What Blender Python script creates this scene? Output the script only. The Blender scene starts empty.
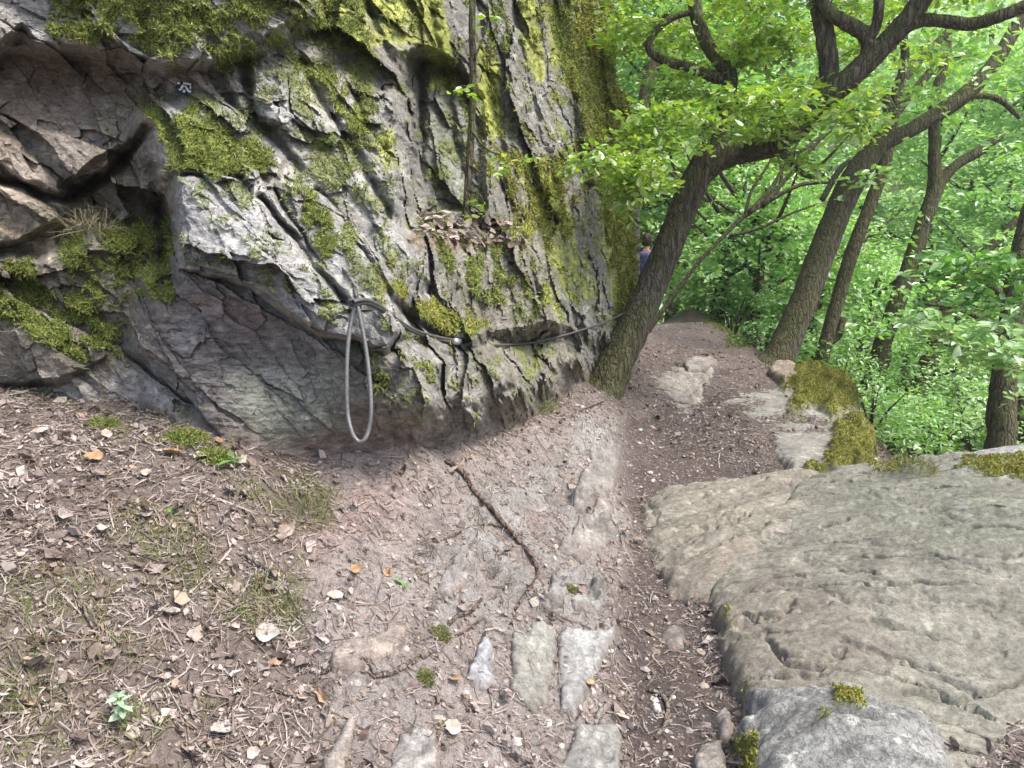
import bpy, math, random
import numpy as np
from mathutils import Vector, Matrix

rng = np.random.default_rng(7)
random.seed(7)
scene = bpy.context.scene
COL = scene.collection
R = math.radians

# ------------------------------------------------------------------ camera
F = 740.0
PITCH = R(11.5)
EYE = np.array([0.0, 0.0, 1.6])
FWD = np.array([0, math.cos(PITCH), -math.sin(PITCH)])
UP = np.array([0, math.sin(PITCH), math.cos(PITCH)])
RT = np.array([1.0, 0, 0])


def ray(px, py):
    a = (np.asarray(px, float) - 512) / F
    b = -(np.asarray(py, float) - 384) / F
    return FWD + a[..., None] * RT + b[..., None] * UP


def W(px, py, d):
    """world point seen at pixel px,py of the photograph at d metres depth"""
    return EYE + ray(px, py) * np.asarray(d, float)[..., None]


def Wz(px, py, z):
    r = ray(px, py)
    d = (np.asarray(z, float) - EYE[2]) / r[..., 2]
    return EYE + r * d[..., None]


def proj(P):
    v = P - EYE
    d = v @ FWD
    d = np.where(np.abs(d) < 1e-4, 1e-4, d)
    return 512 + F * (v @ RT) / d, 384 - F * (v @ UP) / d, d


cam = bpy.data.cameras.new("camera")
cam.sensor_width = 36.0
cam.lens = F / 1024 * 36.0
cam.clip_start = 0.05
cam.clip_end = 2000
camo = bpy.data.objects.new("camera", cam)
camo.location = EYE
camo.rotation_euler = (math.pi / 2 - PITCH, 0, 0)
COL.objects.link(camo)
scene.camera = camo

# ------------------------------------------------------------------ noise
U32 = np.uint32


def _hash(ix, iy, iz, seed):
    with np.errstate(over='ignore'):
        h = (ix.astype(np.int64) * 374761393 + iy.astype(np.int64) * 668265263 +
             iz.astype(np.int64) * 2147483647 + seed * 1274126177) & 0xFFFFFFFF
        h = h.astype(np.uint32)
        h ^= h >> U32(15); h = (h * U32(2246822519)); h ^= h >> U32(13)
        h = (h * U32(3266489917)); h ^= h >> U32(16)
    return h


def _u(h):
    return h.astype(np.float64) / 4294967295.0


def perlin(p, seed=0):
    p = np.asarray(p, float)
    i = np.floor(p).astype(np.int64)
    f = p - i
    w = f * f * f * (f * (f * 6 - 15) + 10)
    out = np.zeros(len(p))
    for dx in (0, 1):
        for dy in (0, 1):
            for dz in (0, 1):
                h = _hash(i[:, 0] + dx, i[:, 1] + dy, i[:, 2] + dz, seed)
                gx = (h & U32(1023)).astype(float) / 511.5 - 1
                gy = ((h >> U32(10)) & U32(1023)).astype(float) / 511.5 - 1
                gz = ((h >> U32(20)) & U32(1023)).astype(float) / 511.5 - 1
                d = gx * (f[:, 0] - dx) + gy * (f[:, 1] - dy) + gz * (f[:, 2] - dz)
                wt = (w[:, 0] if dx else 1 - w[:, 0]) * (w[:, 1] if dy else 1 - w[:, 1]) * (w[:, 2] if dz else 1 - w[:, 2])
                out += d * wt
    return out * 1.4


def fbm(p, octv=4, seed=0, gain=.5, ridged=False):
    p = np.asarray(p, float)
    out = np.zeros(len(p)); a = 1.0; s = 0.0
    for o in range(octv):
        n = perlin(p * (2.03 ** o) + 17.3 * o, seed + o)
        if ridged:
            n = 1 - 2 * np.abs(n)
        out += a * n; s += a; a *= gain
    return out / s


def worley(p, seed=0):
    p = np.asarray(p, float)
    i = np.floor(p).astype(np.int64)
    f1 = np.full(len(p), 1e9); f2 = np.full(len(p), 1e9)
    hid = np.zeros(len(p), np.uint32); cen = np.zeros_like(p)
    for dx in (-1, 0, 1):
        for dy in (-1, 0, 1):
            for dz in (-1, 0, 1):
                c = i + np.array([dx, dy, dz])
                h = _hash(c[:, 0], c[:, 1], c[:, 2], seed)
                q = c + np.stack([(h & U32(1023)) / 1023.0, ((h >> U32(10)) & U32(1023)) / 1023.0,
                                  ((h >> U32(20)) & U32(1023)) / 1023.0], 1)
                d = np.sqrt(((p - q) ** 2).sum(1))
                m = d < f1
                f2 = np.where(m, f1, np.minimum(f2, d))
                f1 = np.where(m, d, f1)
                hid = np.where(m, h, hid)
                cen[m] = q[m]
    return f1, f2, hid, cen


def facet(p, seed=0, tilt=.6):
    """blocky broken rock: every cell has its own height and its own tilt"""
    f1, f2, h, c = worley(p, seed)
    h2 = _hash(h.astype(np.int64) & 65535, (h.astype(np.int64) >> 16), np.zeros(len(p), np.int64), seed + 5)
    h3 = _hash((h.astype(np.int64) >> 16), h.astype(np.int64) & 65535, np.ones(len(p), np.int64), seed + 9)
    t = np.stack([(h2 & U32(1023)) / 511.5 - 1, ((h2 >> U32(10)) & U32(1023)) / 511.5 - 1,
                  ((h2 >> U32(20)) & U32(1023)) / 511.5 - 1], 1)
    return (_u(h3) - .5) + tilt * (t * (p - c)).sum(1), f2 - f1, _u(h3)


def sst(a, b, x):
    t = np.clip((x - a) / (b - a), 0, 1)
    return t * t * (3 - 2 * t)


def polysd(x, y, poly):
    """signed distance to a polygon, positive inside"""
    poly = np.asarray(poly, float)
    n = len(poly)
    d2 = np.full(len(x), 1e18); ins = np.zeros(len(x), bool)
    for k in range(n):
        x0, y0 = poly[k]; x1, y1 = poly[(k + 1) % n]
        ex, ey = x1 - x0, y1 - y0
        t = np.clip(((x - x0) * ex + (y - y0) * ey) / (ex * ex + ey * ey + 1e-12), 0, 1)
        d2 = np.minimum(d2, (x - x0 - t * ex) ** 2 + (y - y0 - t * ey) ** 2)
        c = ((y0 > y) != (y1 > y)) & (x < (x1 - x0) * (y - y0) / (y1 - y0 + 1e-12) + x0)
        ins ^= c
    d = np.sqrt(d2)
    return np.where(ins, d, -d)


def linedist(x, y, pts):
    d2 = np.full(len(x), 1e18)
    pts = np.asarray(pts, float)
    for k in range(len(pts) - 1):
        x0, y0 = pts[k]; x1, y1 = pts[k + 1]
        ex, ey = x1 - x0, y1 - y0
        t = np.clip(((x - x0) * ex + (y - y0) * ey) / (ex * ex + ey * ey + 1e-12), 0, 1)
        d2 = np.minimum(d2, (x - x0 - t * ex) ** 2 + (y - y0 - t * ey) ** 2)
    return np.sqrt(d2)


class RBF:
    def __init__(s, X, V, smooth=1e-3):
        s.X = np.asarray(X, float); n = len(s.X)
        K = s.k(s.X, s.X) - smooth * np.eye(n)
        Pm = np.hstack([np.ones((n, 1)), s.X])
        m = Pm.shape[1]
        A = np.zeros((n + m, n + m)); A[:n, :n] = K; A[:n, n:] = Pm; A[n:, :n] = Pm.T
        s.c = np.linalg.solve(A, np.concatenate([np.asarray(V, float), np.zeros(m)])); s.n = n

    def k(s, A, B):
        d = np.sqrt(((A[:, None] - B[None]) ** 2).sum(2))
        return d * np.tanh(d * 4)        # near |r|, smooth at the points

    def __call__(s, Q):
        Q = np.asarray(Q, float); out = np.empty(len(Q))
        for a in range(0, len(Q), 40000):
            q = Q[a:a + 40000]
            out[a:a + 40000] = s.k(q, s.X) @ s.c[:s.n] + s.c[s.n] + q @ s.c[s.n + 1:]
        return out


# ------------------------------------------------------------------ mesh helpers
def mesh_from(name, V, faces_flat, nper, smooth=True):
    """faces_flat: flat vertex indices; nper: int or array of corner counts"""
    me = bpy.data.meshes.new(name)
    V = np.ascontiguousarray(V, np.float32)
    fl = np.ascontiguousarray(faces_flat, np.int32).ravel()
    if np.isscalar(nper):
        nf = len(fl) // nper; tot = np.full(nf, nper, np.int32)
    else:
        tot = np.asarray(nper, np.int32); nf = len(tot)
    st = np.concatenate([[0], np.cumsum(tot)[:-1]]).astype(np.int32)
    me.vertices.add(len(V)); me.vertices.foreach_set("co", V.ravel())
    me.loops.add(len(fl)); me.loops.foreach_set("vertex_index", fl)
    me.polygons.add(nf)
    me.polygons.foreach_set("loop_start", st)
    me.polygons.foreach_set("loop_total", tot)
    me.polygons.foreach_set("use_smooth", np.full(nf, smooth, bool))
    me.update(calc_edges=True)
    me.validate()
    return me


def put(name, me, mat=None, parent=None, loc=None):
    o = bpy.data.objects.new(name, me)
    COL.objects.link(o)
    if mat is not None:
        o.data.materials.append(mat)
    if parent is not None:
        o.parent = parent
    if loc is not None:
        o.location = loc
    return o


def tag(o, label=None, cat=None, group=None, kind=None):
    if label: o['label'] = label
    if cat: o['category'] = cat
    if group: o['group'] = group
    if kind: o['kind'] = kind
    return o


def empty(name, loc, label, cat, group=None):
    o = bpy.data.objects.new(name, None)
    o.empty_display_size = .1
    o.location = Vector([float(v) for v in loc])
    COL.objects.link(o)
    return tag(o, label, cat, group)


def vattr(me, name, arr):
    """per-vertex float or colour"""
    arr = np.asarray(arr, np.float32)
    if arr.ndim == 1:
        a = me.attributes.new(name, 'FLOAT', 'POINT'); a.data.foreach_set('value', arr)
    else:
        if arr.shape[1] == 3:
            arr = np.hstack([arr, np.ones((len(arr), 1), np.float32)])
        a = me.attributes.new(name, 'FLOAT_COLOR', 'POINT'); a.data.foreach_set('color', arr.ravel())


def grid_faces(nu, nv, closed_u=False):
    """vertex index = v*nu+u"""
    u = np.arange(nu if closed_u else nu - 1); v = np.arange(nv - 1)
    uu, vv = np.meshgrid(u, v)
    u1 = (uu + 1) % nu
    return np.stack([vv * nu + uu, vv * nu + u1, (vv + 1) * nu + u1, (vv + 1) * nu + uu], -1).reshape(-1)


def normals_of(me):
    n = np.empty(len(me.vertices) * 3, np.float32)
    me.vertices.foreach_get('normal', n)
    return n.reshape(-1, 3).astype(float)


def rotmats(n, normal=None, spread=1.0):
    """random frames; with normal: z axis spread about that normal. columns x,y,z"""
    if normal is None:
        normal = np.tile([0, 0, 1.0], (n, 1))
    z = normal + spread * rng.normal(size=(n, 3))
    z /= np.linalg.norm(z, axis=1)[:, None] + 1e-9
    t = rng.normal(size=(n, 3))
    x = np.cross(t, z); x /= np.linalg.norm(x, axis=1)[:, None] + 1e-9
    y = np.cross(z, x)
    return np.stack([x, y, z], 2)


def stamp(tmplV, tmplF, C, Rm, S):
    """copies of a template merged into arrays; S (n,) or (n,3). tmplF: list of faces with equal corner count"""
    n = len(C); S = np.asarray(S, float)
    if S.ndim == 1: S = S[:, None]
    T = np.asarray(tmplV, float)[None] * S[:, None, :]
    V = np.einsum('nij,nkj->nki', Rm, T) + C[:, None]
    F_ = np.asarray(tmplF, np.int64)
    Fa = F_[None] + (np.arange(n) * len(tmplV))[:, None, None]
    return V.reshape(-1, 3), Fa.reshape(-1)


def catmull(P, n):
    P = np.asarray(P, float)
    if len(P) == 2:
        t = np.linspace(0, 1, n)[:, None]; return P[0] * (1 - t) + P[1] * t
    Q = np.vstack([2 * P[0] - P[1], P, 2 * P[-1] - P[-2]])
    t = np.linspace(0, len(P) - 1 - 1e-6, n); k = t.astype(int); f = (t - k)[:, None]
    a, b, c, d = Q[k], Q[k + 1], Q[k + 2], Q[k + 3]
    return .5 * (2 * b + (c - a) * f + (2 * a - 5 * b + 4 * c - d) * f ** 2 + (3 * b - a - 3 * c + d) * f ** 3)


def tube(P, rad, nseg=10, per=6, rough=0.0, seed=0, ridge=0.0, flat=1.0, cap=True):
    """swept tube along points with radii -> V, faces(list of flat quads), plus u coordinate"""
    P = np.asarray(P, float); rad = np.asarray(rad, float)
    n = max(2, (len(P) - 1) * per + 1)
    C = catmull(np.column_stack([P, rad]), n)
    r = np.maximum(C[:, 3], 1e-4); C = C[:, :3]
    T = np.gradient(C, axis=0); T /= np.linalg.norm(T, axis=1)[:, None] + 1e-9
    a = np.array([1.0, 0.1, 0.05]) if abs(T[0][0]) < .8 else np.array([0, 1.0, .1])
    X = np.zeros_like(C)
    x = np.cross(np.cross(T[0], a), T[0]); x /= np.linalg.norm(x)
    for k in range(n):
        x = x - T[k] * (x @ T[k]); x /= np.linalg.norm(x); X[k] = x
    Y = np.cross(T, X)
    th = np.linspace(0, 2 * math.pi, nseg, endpoint=False)
    D = X[:, None] * np.cos(th)[None, :, None] + Y[:, None] * np.sin(th)[None, :, None] * flat
    L = np.concatenate([[0], np.cumsum(np.linalg.norm(np.diff(C, axis=0), axis=1))])
    rr = np.repeat(r[:, None], nseg, 1)
    if rough or ridge:
        q = np.stack([np.cos(th)[None] * rr * 1.0 + 0 * L[:, None], np.sin(th)[None] * rr, np.repeat(L[:, None], nseg, 1)], -1).reshape(-1, 3)
        s = 1.0 / (r.mean() + 1e-6)
        nz = fbm(q * s * 1.1, 3, seed)
        rd = fbm(np.column_stack([q[:, 0] * s * 5, q[:, 1] * s * 5, q[:, 2] * s * .7]), 2, seed + 31, ridged=True)
        rr = rr * (1 + rough * nz.reshape(n, nseg) + ridge * rd.reshape(n, nseg))
    V = (C[:, None] + D * rr[..., None]).reshape(-1, 3)
    f = grid_faces(nseg, n, True)
    if cap:
        V = np.vstack([V, C[0] - T[0] * r[0] * .2, C[-1] + T[-1] * r[-1] * .4])
        i0, i1 = len(V) - 2, len(V) - 1
        b = np.arange(nseg); c = (b + 1) % nseg
        q0 = np.stack([np.full(nseg, i0), c, b], 1); q1 = np.stack([np.full(nseg, i1), b + (n - 1) * nseg, c + (n - 1) * nseg], 1)
        tri = np.vstack([q0, q1]).reshape(-1)
        return V, f, tri
    return V, f, np.zeros(0, int)


class Bag:
    """collects quads and tris of one mesh"""
    def __init__(s): s.V = []; s.q = []; s.t = []; s.n = 0
    def add(s, V, q=None, t=None):
        V = np.asarray(V, float)
        if q is not None and len(q): s.q.append(np.asarray(q).ravel() + s.n)
        if t is not None and len(t): s.t.append(np.asarray(t).ravel() + s.n)
        s.V.append(V); s.n += len(V)
    def tube(s, *a, **k):
        s.add(*tube(*a, **k))
    def mesh(s, name, smooth=True):
        V = np.vstack(s.V)
        q = np.concatenate(s.q) if s.q else np.zeros(0, int)
        t = np.concatenate(s.t) if s.t else np.zeros(0, int)
        tot = np.concatenate([np.full(len(q) // 4, 4), np.full(len(t) // 3, 3)])
        return mesh_from(name, V, np.concatenate([q, t]), tot, smooth)


# ------------------------------------------------------------------ materials
class NT:
    def __init__(s, name):
        s.m = bpy.data.materials.new(name); s.m.use_nodes = True
        s.t = s.m.node_tree; s.t.nodes.clear()
        s.out = s.n('ShaderNodeOutputMaterial')
    def n(s, typ, **kw):
        nd = s.t.nodes.new(typ)
        for k, v in kw.items():
            if k.startswith('i_'):
                nd.inputs[k[2:].replace('_', ' ')].default_value = v
            else:
                setattr(nd, k, v)
        return nd
    def l(s, a, b): s.t.links.new(a, b)
    def noise(s, vec, scale, detail=4, rough=.55):
        nd = s.n('ShaderNodeTexNoise'); nd.inputs['Scale'].default_value = scale
        nd.inputs['Detail'].default_value = detail; nd.inputs['Roughness'].default_value = rough
        s.l(vec, nd.inputs['Vector']); return nd.outputs['Fac']
    def ramp(s, fac, stops):
        nd = s.n('ShaderNodeValToRGB'); e = nd.color_ramp.elements
        while len(e) < len(stops): e.new(.5)
        for el, (p, c) in zip(e, stops):
            el.position = p; el.color = (*c, 1) if len(c) == 3 else c
        s.l(fac, nd.inputs['Fac']); return nd.outputs['Color']
    def mapr(s, v, a, b, c, d):
        nd = s.n('ShaderNodeMapRange'); nd.inputs[1].default_value = a; nd.inputs[2].default_value = b
        nd.inputs[3].default_value = c; nd.inputs[4].default_value = d
        s.l(v, nd.inputs[0]); return nd.outputs[0]
    def mix(s, fac, a, b, mode='MIX'):
        nd = s.n('ShaderNodeMix', data_type='RGBA', blend_type=mode)
        for sock, v in ((nd.inputs[0], fac), (nd.inputs[6], a), (nd.inputs[7], b)):
            if isinstance(v, (int, float)): sock.default_value = v
            elif isinstance(v, tuple): sock.default_value = (*v, 1) if len(v) == 3 else v
            else: s.l(v, sock)
        return nd.outputs[2]
    def math(s, op, a, b=None):
        nd = s.n('ShaderNodeMath', operation=op)
        for k, v in enumerate((a, b)):
            if v is None: continue
            if isinstance(v, (int, float)): nd.inputs[k].default_value = v
            else: s.l(v, nd.inputs[k])
        return nd.outputs[0]
    def vscale(s, vec, sc, rot=(0, 0, 0)):
        nd = s.n('ShaderNodeMapping'); nd.inputs['Scale'].default_value = sc; nd.inputs['Rotation'].default_value = rot
        s.l(vec, nd.inputs['Vector']); return nd.outputs[0]
    def bump(s, h, strength=.5, dist=.01, normal=None):
        nd = s.n('ShaderNodeBump'); nd.inputs['Strength'].default_value = strength; nd.inputs['Distance'].default_value = dist
        s.l(h, nd.inputs['Height'])
        if normal is not None: s.l(normal, nd.inputs['Normal'])
        return nd.outputs[0]
    def principled(s, col, rough=.9, normal=None, spec=.25):
        b = s.n('ShaderNodeBsdfPrincipled')
        if isinstance(col, tuple): b.inputs['Base Color'].default_value = (*col, 1)
        else: s.l(col, b.inputs['Base Color'])
        if isinstance(rough, (int, float)): b.inputs['Roughness'].default_value = rough
        else: s.l(rough, b.inputs['Roughness'])
        b.inputs['Specular IOR Level'].default_value = spec
        if normal is not None: s.l(normal, b.inputs['Normal'])
        s.l(b.outputs[0], s.out.inputs[0]); return b


def mat_rock(name, stretch_rot=(0, 0, 0), stretch=(1, 1, 1), spot=.5, bmp=.75):
    t = NT(name)
    pos = t.n('ShaderNodeTexCoord').outputs['Object']
    base = t.n('ShaderNodeAttribute', attribute_name='tint').outputs['Color']
    moss = t.n('ShaderNodeAttribute', attribute_name='moss').outputs['Fac']
    sv = t.vscale(pos, stretch, stretch_rot)
    big = t.noise(sv, 5, 6, .6)
    fine = t.noise(sv, 38, 8, .65)
    grit = t.noise(pos, 160, 5, .7)
    k = t.mapr(fine, .3, .7, .62, 1.38)
    k2 = t.mapr(big, .3, .7, .75, 1.22)
    k3 = t.mapr(grit, .3, .7, .72, 1.28)
    kk = t.math('MULTIPLY', t.math('MULTIPLY', k, k2), k3)
    comb = t.n('ShaderNodeCombineColor')
    for i in range(3): t.l(kk, comb.inputs[i])
    c = t.mix(1.0, base, comb.outputs[0], 'MULTIPLY')
    # pale lichen spots, with their own outline
    ln = t.noise(pos, 13, 7, .68)
    lm = t.ramp(ln, [(.56, (0, 0, 0)), (.64, (1, 1, 1))])
    nm = t.math('SUBTRACT', 1.0, moss)
    lf = t.math('MULTIPLY', t.math('MULTIPLY', lm, spot), nm)
    c = t.mix(lf, c, t.mix(1.0, c, (1.75, 1.78, 1.7), 'MULTIPLY'))
    # dark thin cracks along the layering
    cr = t.noise(t.vscale(pos, tuple(2.2 * v for v in stretch), stretch_rot), 14, 5, .6)
    cm = t.ramp(t.math('ABSOLUTE', t.math('SUBTRACT', cr, .5)), [(0.0, (1, 1, 1)), (.022, (0, 0, 0))])
    c = t.mix(t.math('MULTIPLY', t.math('MULTIPLY', cm, .3), nm), c, (.07, .062, .05))
    h = t.math('ADD', t.math('MULTIPLY', fine, 1.0), t.math('MULTIPLY', grit, .35))
    h = t.math('SUBTRACT', h, t.math('MULTIPLY', cm, .35))
    t.principled(c, .88, t.bump(h, bmp, .02), .25)
    return t.m


def mat_ground():
    t = NT('ground_soil')
    pos = t.n('ShaderNodeTexCoord').outputs['Object']
    base = t.n('ShaderNodeAttribute', attribute_name='tint').outputs['Color']
    big = t.noise(pos, 6, 6, .6)
    fine = t.noise(pos, 55, 8, .7)
    grit = t.noise(pos, 210, 4, .7)
    kk = t.math('MULTIPLY', t.math('MULTIPLY', t.mapr(big, .3, .7, .8, 1.2), t.mapr(fine, .3, .7, .58, 1.42)), t.mapr(grit, .3, .7, .72, 1.28))
    comb = t.n('ShaderNodeCombineColor')
    for i in range(3): t.l(kk, comb.inputs[i])
    c = t.mix(1.0, base, comb.outputs[0], 'MULTIPLY')
    v = t.n('ShaderNodeTexVoronoi'); v.inputs['Scale'].default_value = 75; t.l(pos, v.inputs['Vector'])
    chip = t.ramp(v.outputs['Color'], [(.0, (0, 0, 0)), (.72, (0, 0, 0)), (.78, (1, 1, 1))])
    edge = t.ramp(v.outputs['Distance'], [(.28, (1, 1, 1)), (.42, (0, 0, 0))])
    cf = t.math('MULTIPLY', t.math('MULTIPLY', chip, edge), .55)
    c = t.mix(cf, c, (.36, .31, .28))
    h = t.math('ADD', t.math('ADD', fine, t.math('MULTIPLY', grit, .5)), t.math('MULTIPLY', cf, .4))
    t.principled(c, .95, t.bump(h, .8, .02), .15)
    return t.m


def mat_leaf(name, stops, trans=.45, gloss=.06, tint=(1.1, 1.18, .5)):
    t = NT(name)
    g = t.n('ShaderNodeNewGeometry')
    pos = t.n('ShaderNodeTexCoord').outputs['Object']
    rnd = g.outputs['Random Per Island']
    c = t.ramp(rnd, stops)
    nn = t.noise(pos, 1.1, 2, .5)
    c = t.mix(1.0, c, t.ramp(nn, [(.3, (.78, .82, .75)), (.7, (1.18, 1.15, 1.1))]), 'MULTIPLY')
    d = t.n('ShaderNodeBsdfDiffuse'); t.l(c, d.inputs[0])
    tr = t.n('ShaderNodeBsdfTranslucent'); t.l(t.mix(1.0, c, tint, 'MULTIPLY'), tr.inputs[0])
    m = t.n('ShaderNodeMixShader'); m.inputs[0].default_value = trans
    t.l(d.outputs[0], m.inputs[1]); t.l(tr.outputs[0], m.inputs[2])
    gl = t.n('ShaderNodeBsdfGlossy'); gl.inputs['Roughness'].default_value = .45
    m2 = t.n('ShaderNodeMixShader'); m2.inputs[0].default_value = gloss
    t.l(m.outputs[0], m2.inputs[1]); t.l(gl.outputs[0], m2.inputs[2])
    t.l(m2.outputs[0], t.out.inputs[0])
    return t.m


def mat_simple(name, stops, rough=.9, nscale=30, bump=.4, dist=.005, spec=.2):
    """island-random ramp times noise"""
    t = NT(name)
    g = t.n('ShaderNodeNewGeometry')
    pos = t.n('ShaderNodeTexCoord').outputs['Object']
    c = t.ramp(g.outputs['Random Per Island'], stops)
    n1 = t.noise(pos, nscale, 6, .65)
    c = t.mix(1.0, c, t.ramp(t.noise(pos, 5.5, 4, .6), [(.32, (.78, .74, .62)), (.5, (1, 1, 1)), (.68, (1.22, 1.26, 1.3))]), 'MULTIPLY')
    c = t.mix(1.0, c, t.ramp(n1, [(.3, (.68, .68, .68)), (.7, (1.3, 1.3, 1.3))]), 'MULTIPLY')
    t.principled(c, rough, t.bump(n1, bump, dist), spec)
    return t.m


def mat_bark(name, c0, c1, mossy=0.0):
    t = NT(name)
    pos = t.n('ShaderNodeTexCoord').outputs['Object']
    v = t.vscale(pos, (1, 1, .16))
    n1 = t.noise(v, 30, 8, .7); n2 = t.noise(pos, 6, 6, .65); n3 = t.noise(pos, 90, 4, .6); n4 = t.noise(v, 75, 5, .6)
    vo = t.n('ShaderNodeTexVoronoi', feature='DISTANCE_TO_EDGE'); vo.inputs['Scale'].default_value = 26
    w = t.n('ShaderNodeVectorMath', operation='ADD'); cc = t.n('ShaderNodeTexNoise'); cc.inputs['Scale'].default_value = 30; t.l(v, cc.inputs['Vector'])
    sc = t.n('ShaderNodeVectorMath', operation='SCALE'); sc.inputs['Scale'].default_value = .05; t.l(cc.outputs['Color'], sc.inputs[0]); t.l(v, w.inputs[0]); t.l(sc.outputs[0], w.inputs[1])
    t.l(w.outputs[0], vo.inputs['Vector'])
    fis = t.mapr(vo.outputs['Distance'], 0, .22, 0, 1)
    c = t.ramp(t.math('ADD', t.math('MULTIPLY', n1, .7), t.math('MULTIPLY', n4, .3)), [(.36, c0), (.62, c1)])
    c = t.mix(1.0, c, t.ramp(fis, [(0, (.5, .48, .46)), (.5, (1.1, 1.1, 1.1))]), 'MULTIPLY')
    c = t.mix(1.0, c, t.ramp(n3, [(.3, (.7, .7, .7)), (.7, (1.3, 1.3, 1.3))]), 'MULTIPLY')
    c = t.mix(t.ramp(n2, [(.55, (0, 0, 0)), (.66, (.4, .4, .4))]), c, (.2, .2, .18))
    if mossy:
        mm = t.n('ShaderNodeAttribute', attribute_name='moss').outputs['Fac']
        mk = t.math('MULTIPLY', t.ramp(t.math('ADD', t.math('MULTIPLY', n2, 1.1), t.math('MULTIPLY', mm, .5)), [(.7, (0, 0, 0)), (.82, (1, 1, 1))]), mossy)
        c = t.mix(mk, c, t.ramp(n3, [(.3, (.05, .065, .012)), (.7, (.125, .145, .03))]))
    h = t.math('ADD', t.math('ADD', n1, t.math('MULTIPLY', fis, .6)), t.math('MULTIPLY', n3, .3))
    t.principled(c, .92, t.bump(h, 1.0, .035), .15)
    return t.m
# ================================================================== GROUND
GC = [  # px, py, z : where the ground is seen and how high it stands there
    (690, 768, 0), (660, 650, 0), (640, 560, .02), (628, 490, .05), (650, 440, .08), (700, 400, .12), (690, 350, .2), (690, 312, .3), (668, 330, .28),
    (500, 768, .1), (400, 700, .24), (300, 768, .24), (100, 768, .36), (0, 768, .42), (0, 600, .66), (0, 480, .84), (0, 385, .92), (-150, 768, .5), (-150, 500, .85),
    (150, 600, .56), (150, 450, .84), (230, 455, .8), (300, 470, .68), (310, 520, .58), (400, 460, .62), (500, 445, .5), (560, 405, .44), (600, 390, .42), (590, 450, .27), (560, 550, .17),
    (480, 600, .24), (450, 520, .4), (560, 680, .07), (640, 355, .34), (600, 480, .16), (605, 620, .07),
    (720, 445, .1), (780, 400, .13), (830, 385, .12), (850, 430, .1), (800, 455, .06), (740, 345, .26), (760, 352, .2), (720, 600, -.02), (760, 720, 0), (850, 768, .02), (1024, 768, .05), (1000, 690, .05),
    (720, 326, .26),
]
GX = []; GZ = []
for px, py, z in GC:
    p = Wz(px, py, z); GX.append(p[:2]); GZ.append(z)
EX = [(0, 0, .05), (-2, 0, .75), (-4, 0, 1.3), (2, 0, -.1), (3.2, .4, -.9), (0, -2, .1), (-3, -3, 1.2), (2, -3, -.6), (4.5, -3, -2.6),
      (3.0, 2.5, -.35), (4.2, 2.6, -1.5), (6.5, 3, -3.2), (3.2, 4.6, -.45), (4.4, 4.6, -1.7), (6, 5, -3), (3.25, 6.5, -.35), (4.2, 6.5, -1.2), (6.5, 7, -3.0), (3.6, 8.6, -.35), (4.6, 8.6, -1.1),
      (7, 9, -2.9), (4.0, 11, -.4), (5.0, 12, -1.2), (3.3, 13.2, .1), (3.1, 15, -.5), (2, 15, -.5), (2.5, 14.2, -.35), (2.0, 13, -.2), (2.15, 12.4, -.12), (1.7, 12.2, -.1), (5, 16, -2.2), (7.5, 13, -3.0), (1.5, 18, -1.2),
      (-2.5, 5, 1.0), (-5, 4, 1.6), (-2, 8, 1.2), (0, 8, .8), (0, 11, .6), (1.0, 9.5, .45), (-4, 10, 1.8), (-6, 0, 2.0), (0, 14, .3), (-3, 15, .8), (0.2, 6, .6)]
for x, y, z in EX: GX.append((x, y)); GZ.append(z)
_grbf = RBF(np.array(GX), np.array(GZ), 2e-3)


def far_z(x, y):
    a = x - 3.0; b = y - 14.0 + .25 * np.abs(x)
    D = np.log(np.exp(np.clip(a / 1.5, -40, 60)) + np.exp(np.clip(b / 1.5, -40, 60))) * 1.5
    D = np.maximum(D, 0)
    dn = -.78 * np.minimum(D, 14) - 1.2 * sst(14, 20, D)
    up = .62 * np.maximum(D - 19, 0) * sst(17, 30, D)
    up = 46 * np.tanh(up / 46)
    base = np.where(x < 0, .35 * np.minimum(-x, 12), 0)
    return .3 + base * sst(6, -8, b) + dn + up


def gz_smooth(x, y):
    x = np.asarray(x, float); y = np.asarray(y, float)
    Q = np.column_stack([x, y])
    zr = _grbf(Q)
    w = np.maximum.reduce([sst(12.5, 17, y), sst(5.0, 8.0, x), sst(4.5, 8, -x), sst(2.5, 7, -y)])
    return zr * (1 - w) + far_z(x, y) * w


# polar sheet round the camera, dense in front, out to 220 m
th_front = np.linspace(R(-41), R(41), 760)
th = np.concatenate([th_front, np.linspace(R(41), R(319), 120)[1:-1]])
rr = np.concatenate([np.linspace(.25, 1.0, 8)[:-1], np.exp(np.linspace(np.log(1.0), np.log(16), 560)), np.exp(np.linspace(np.log(16), np.log(230), 90))[1:]])
nu, nv = len(th), len(rr)
TT, RR_ = np.meshgrid(th, rr)
gx = (RR_ * np.sin(TT)).ravel(); gy = (RR_ * np.cos(TT)).ravel()
gzv = gz_smooth(gx, gy)
Pg = np.column_stack([gx, gy, gzv])
gpx, gpy, gd = proj(Pg)
vis = (gd > .3) & (gx ** 2 + gy ** 2 < 16 ** 2)
gpx = np.where(vis, gpx, -5000); gpy = np.where(vis, gpy, -5000)
rad = np.sqrt(gx ** 2 + gy ** 2)
fl = np.column_stack([gx, gy, 0 * gx])
n_big = fbm(fl * 1.1, 4, 11)
n_mid = fbm(fl * 5.5, 4, 12)
n_fin = fbm(fl * 22, 3, 13)
nearw = sst(16, 9, rad)
wx = gpx + 14 * n_mid + 6 * n_fin; wy = gpy + 12 * fbm(fl * 5.5 + 40, 3, 15) + 5 * n_fin


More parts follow.
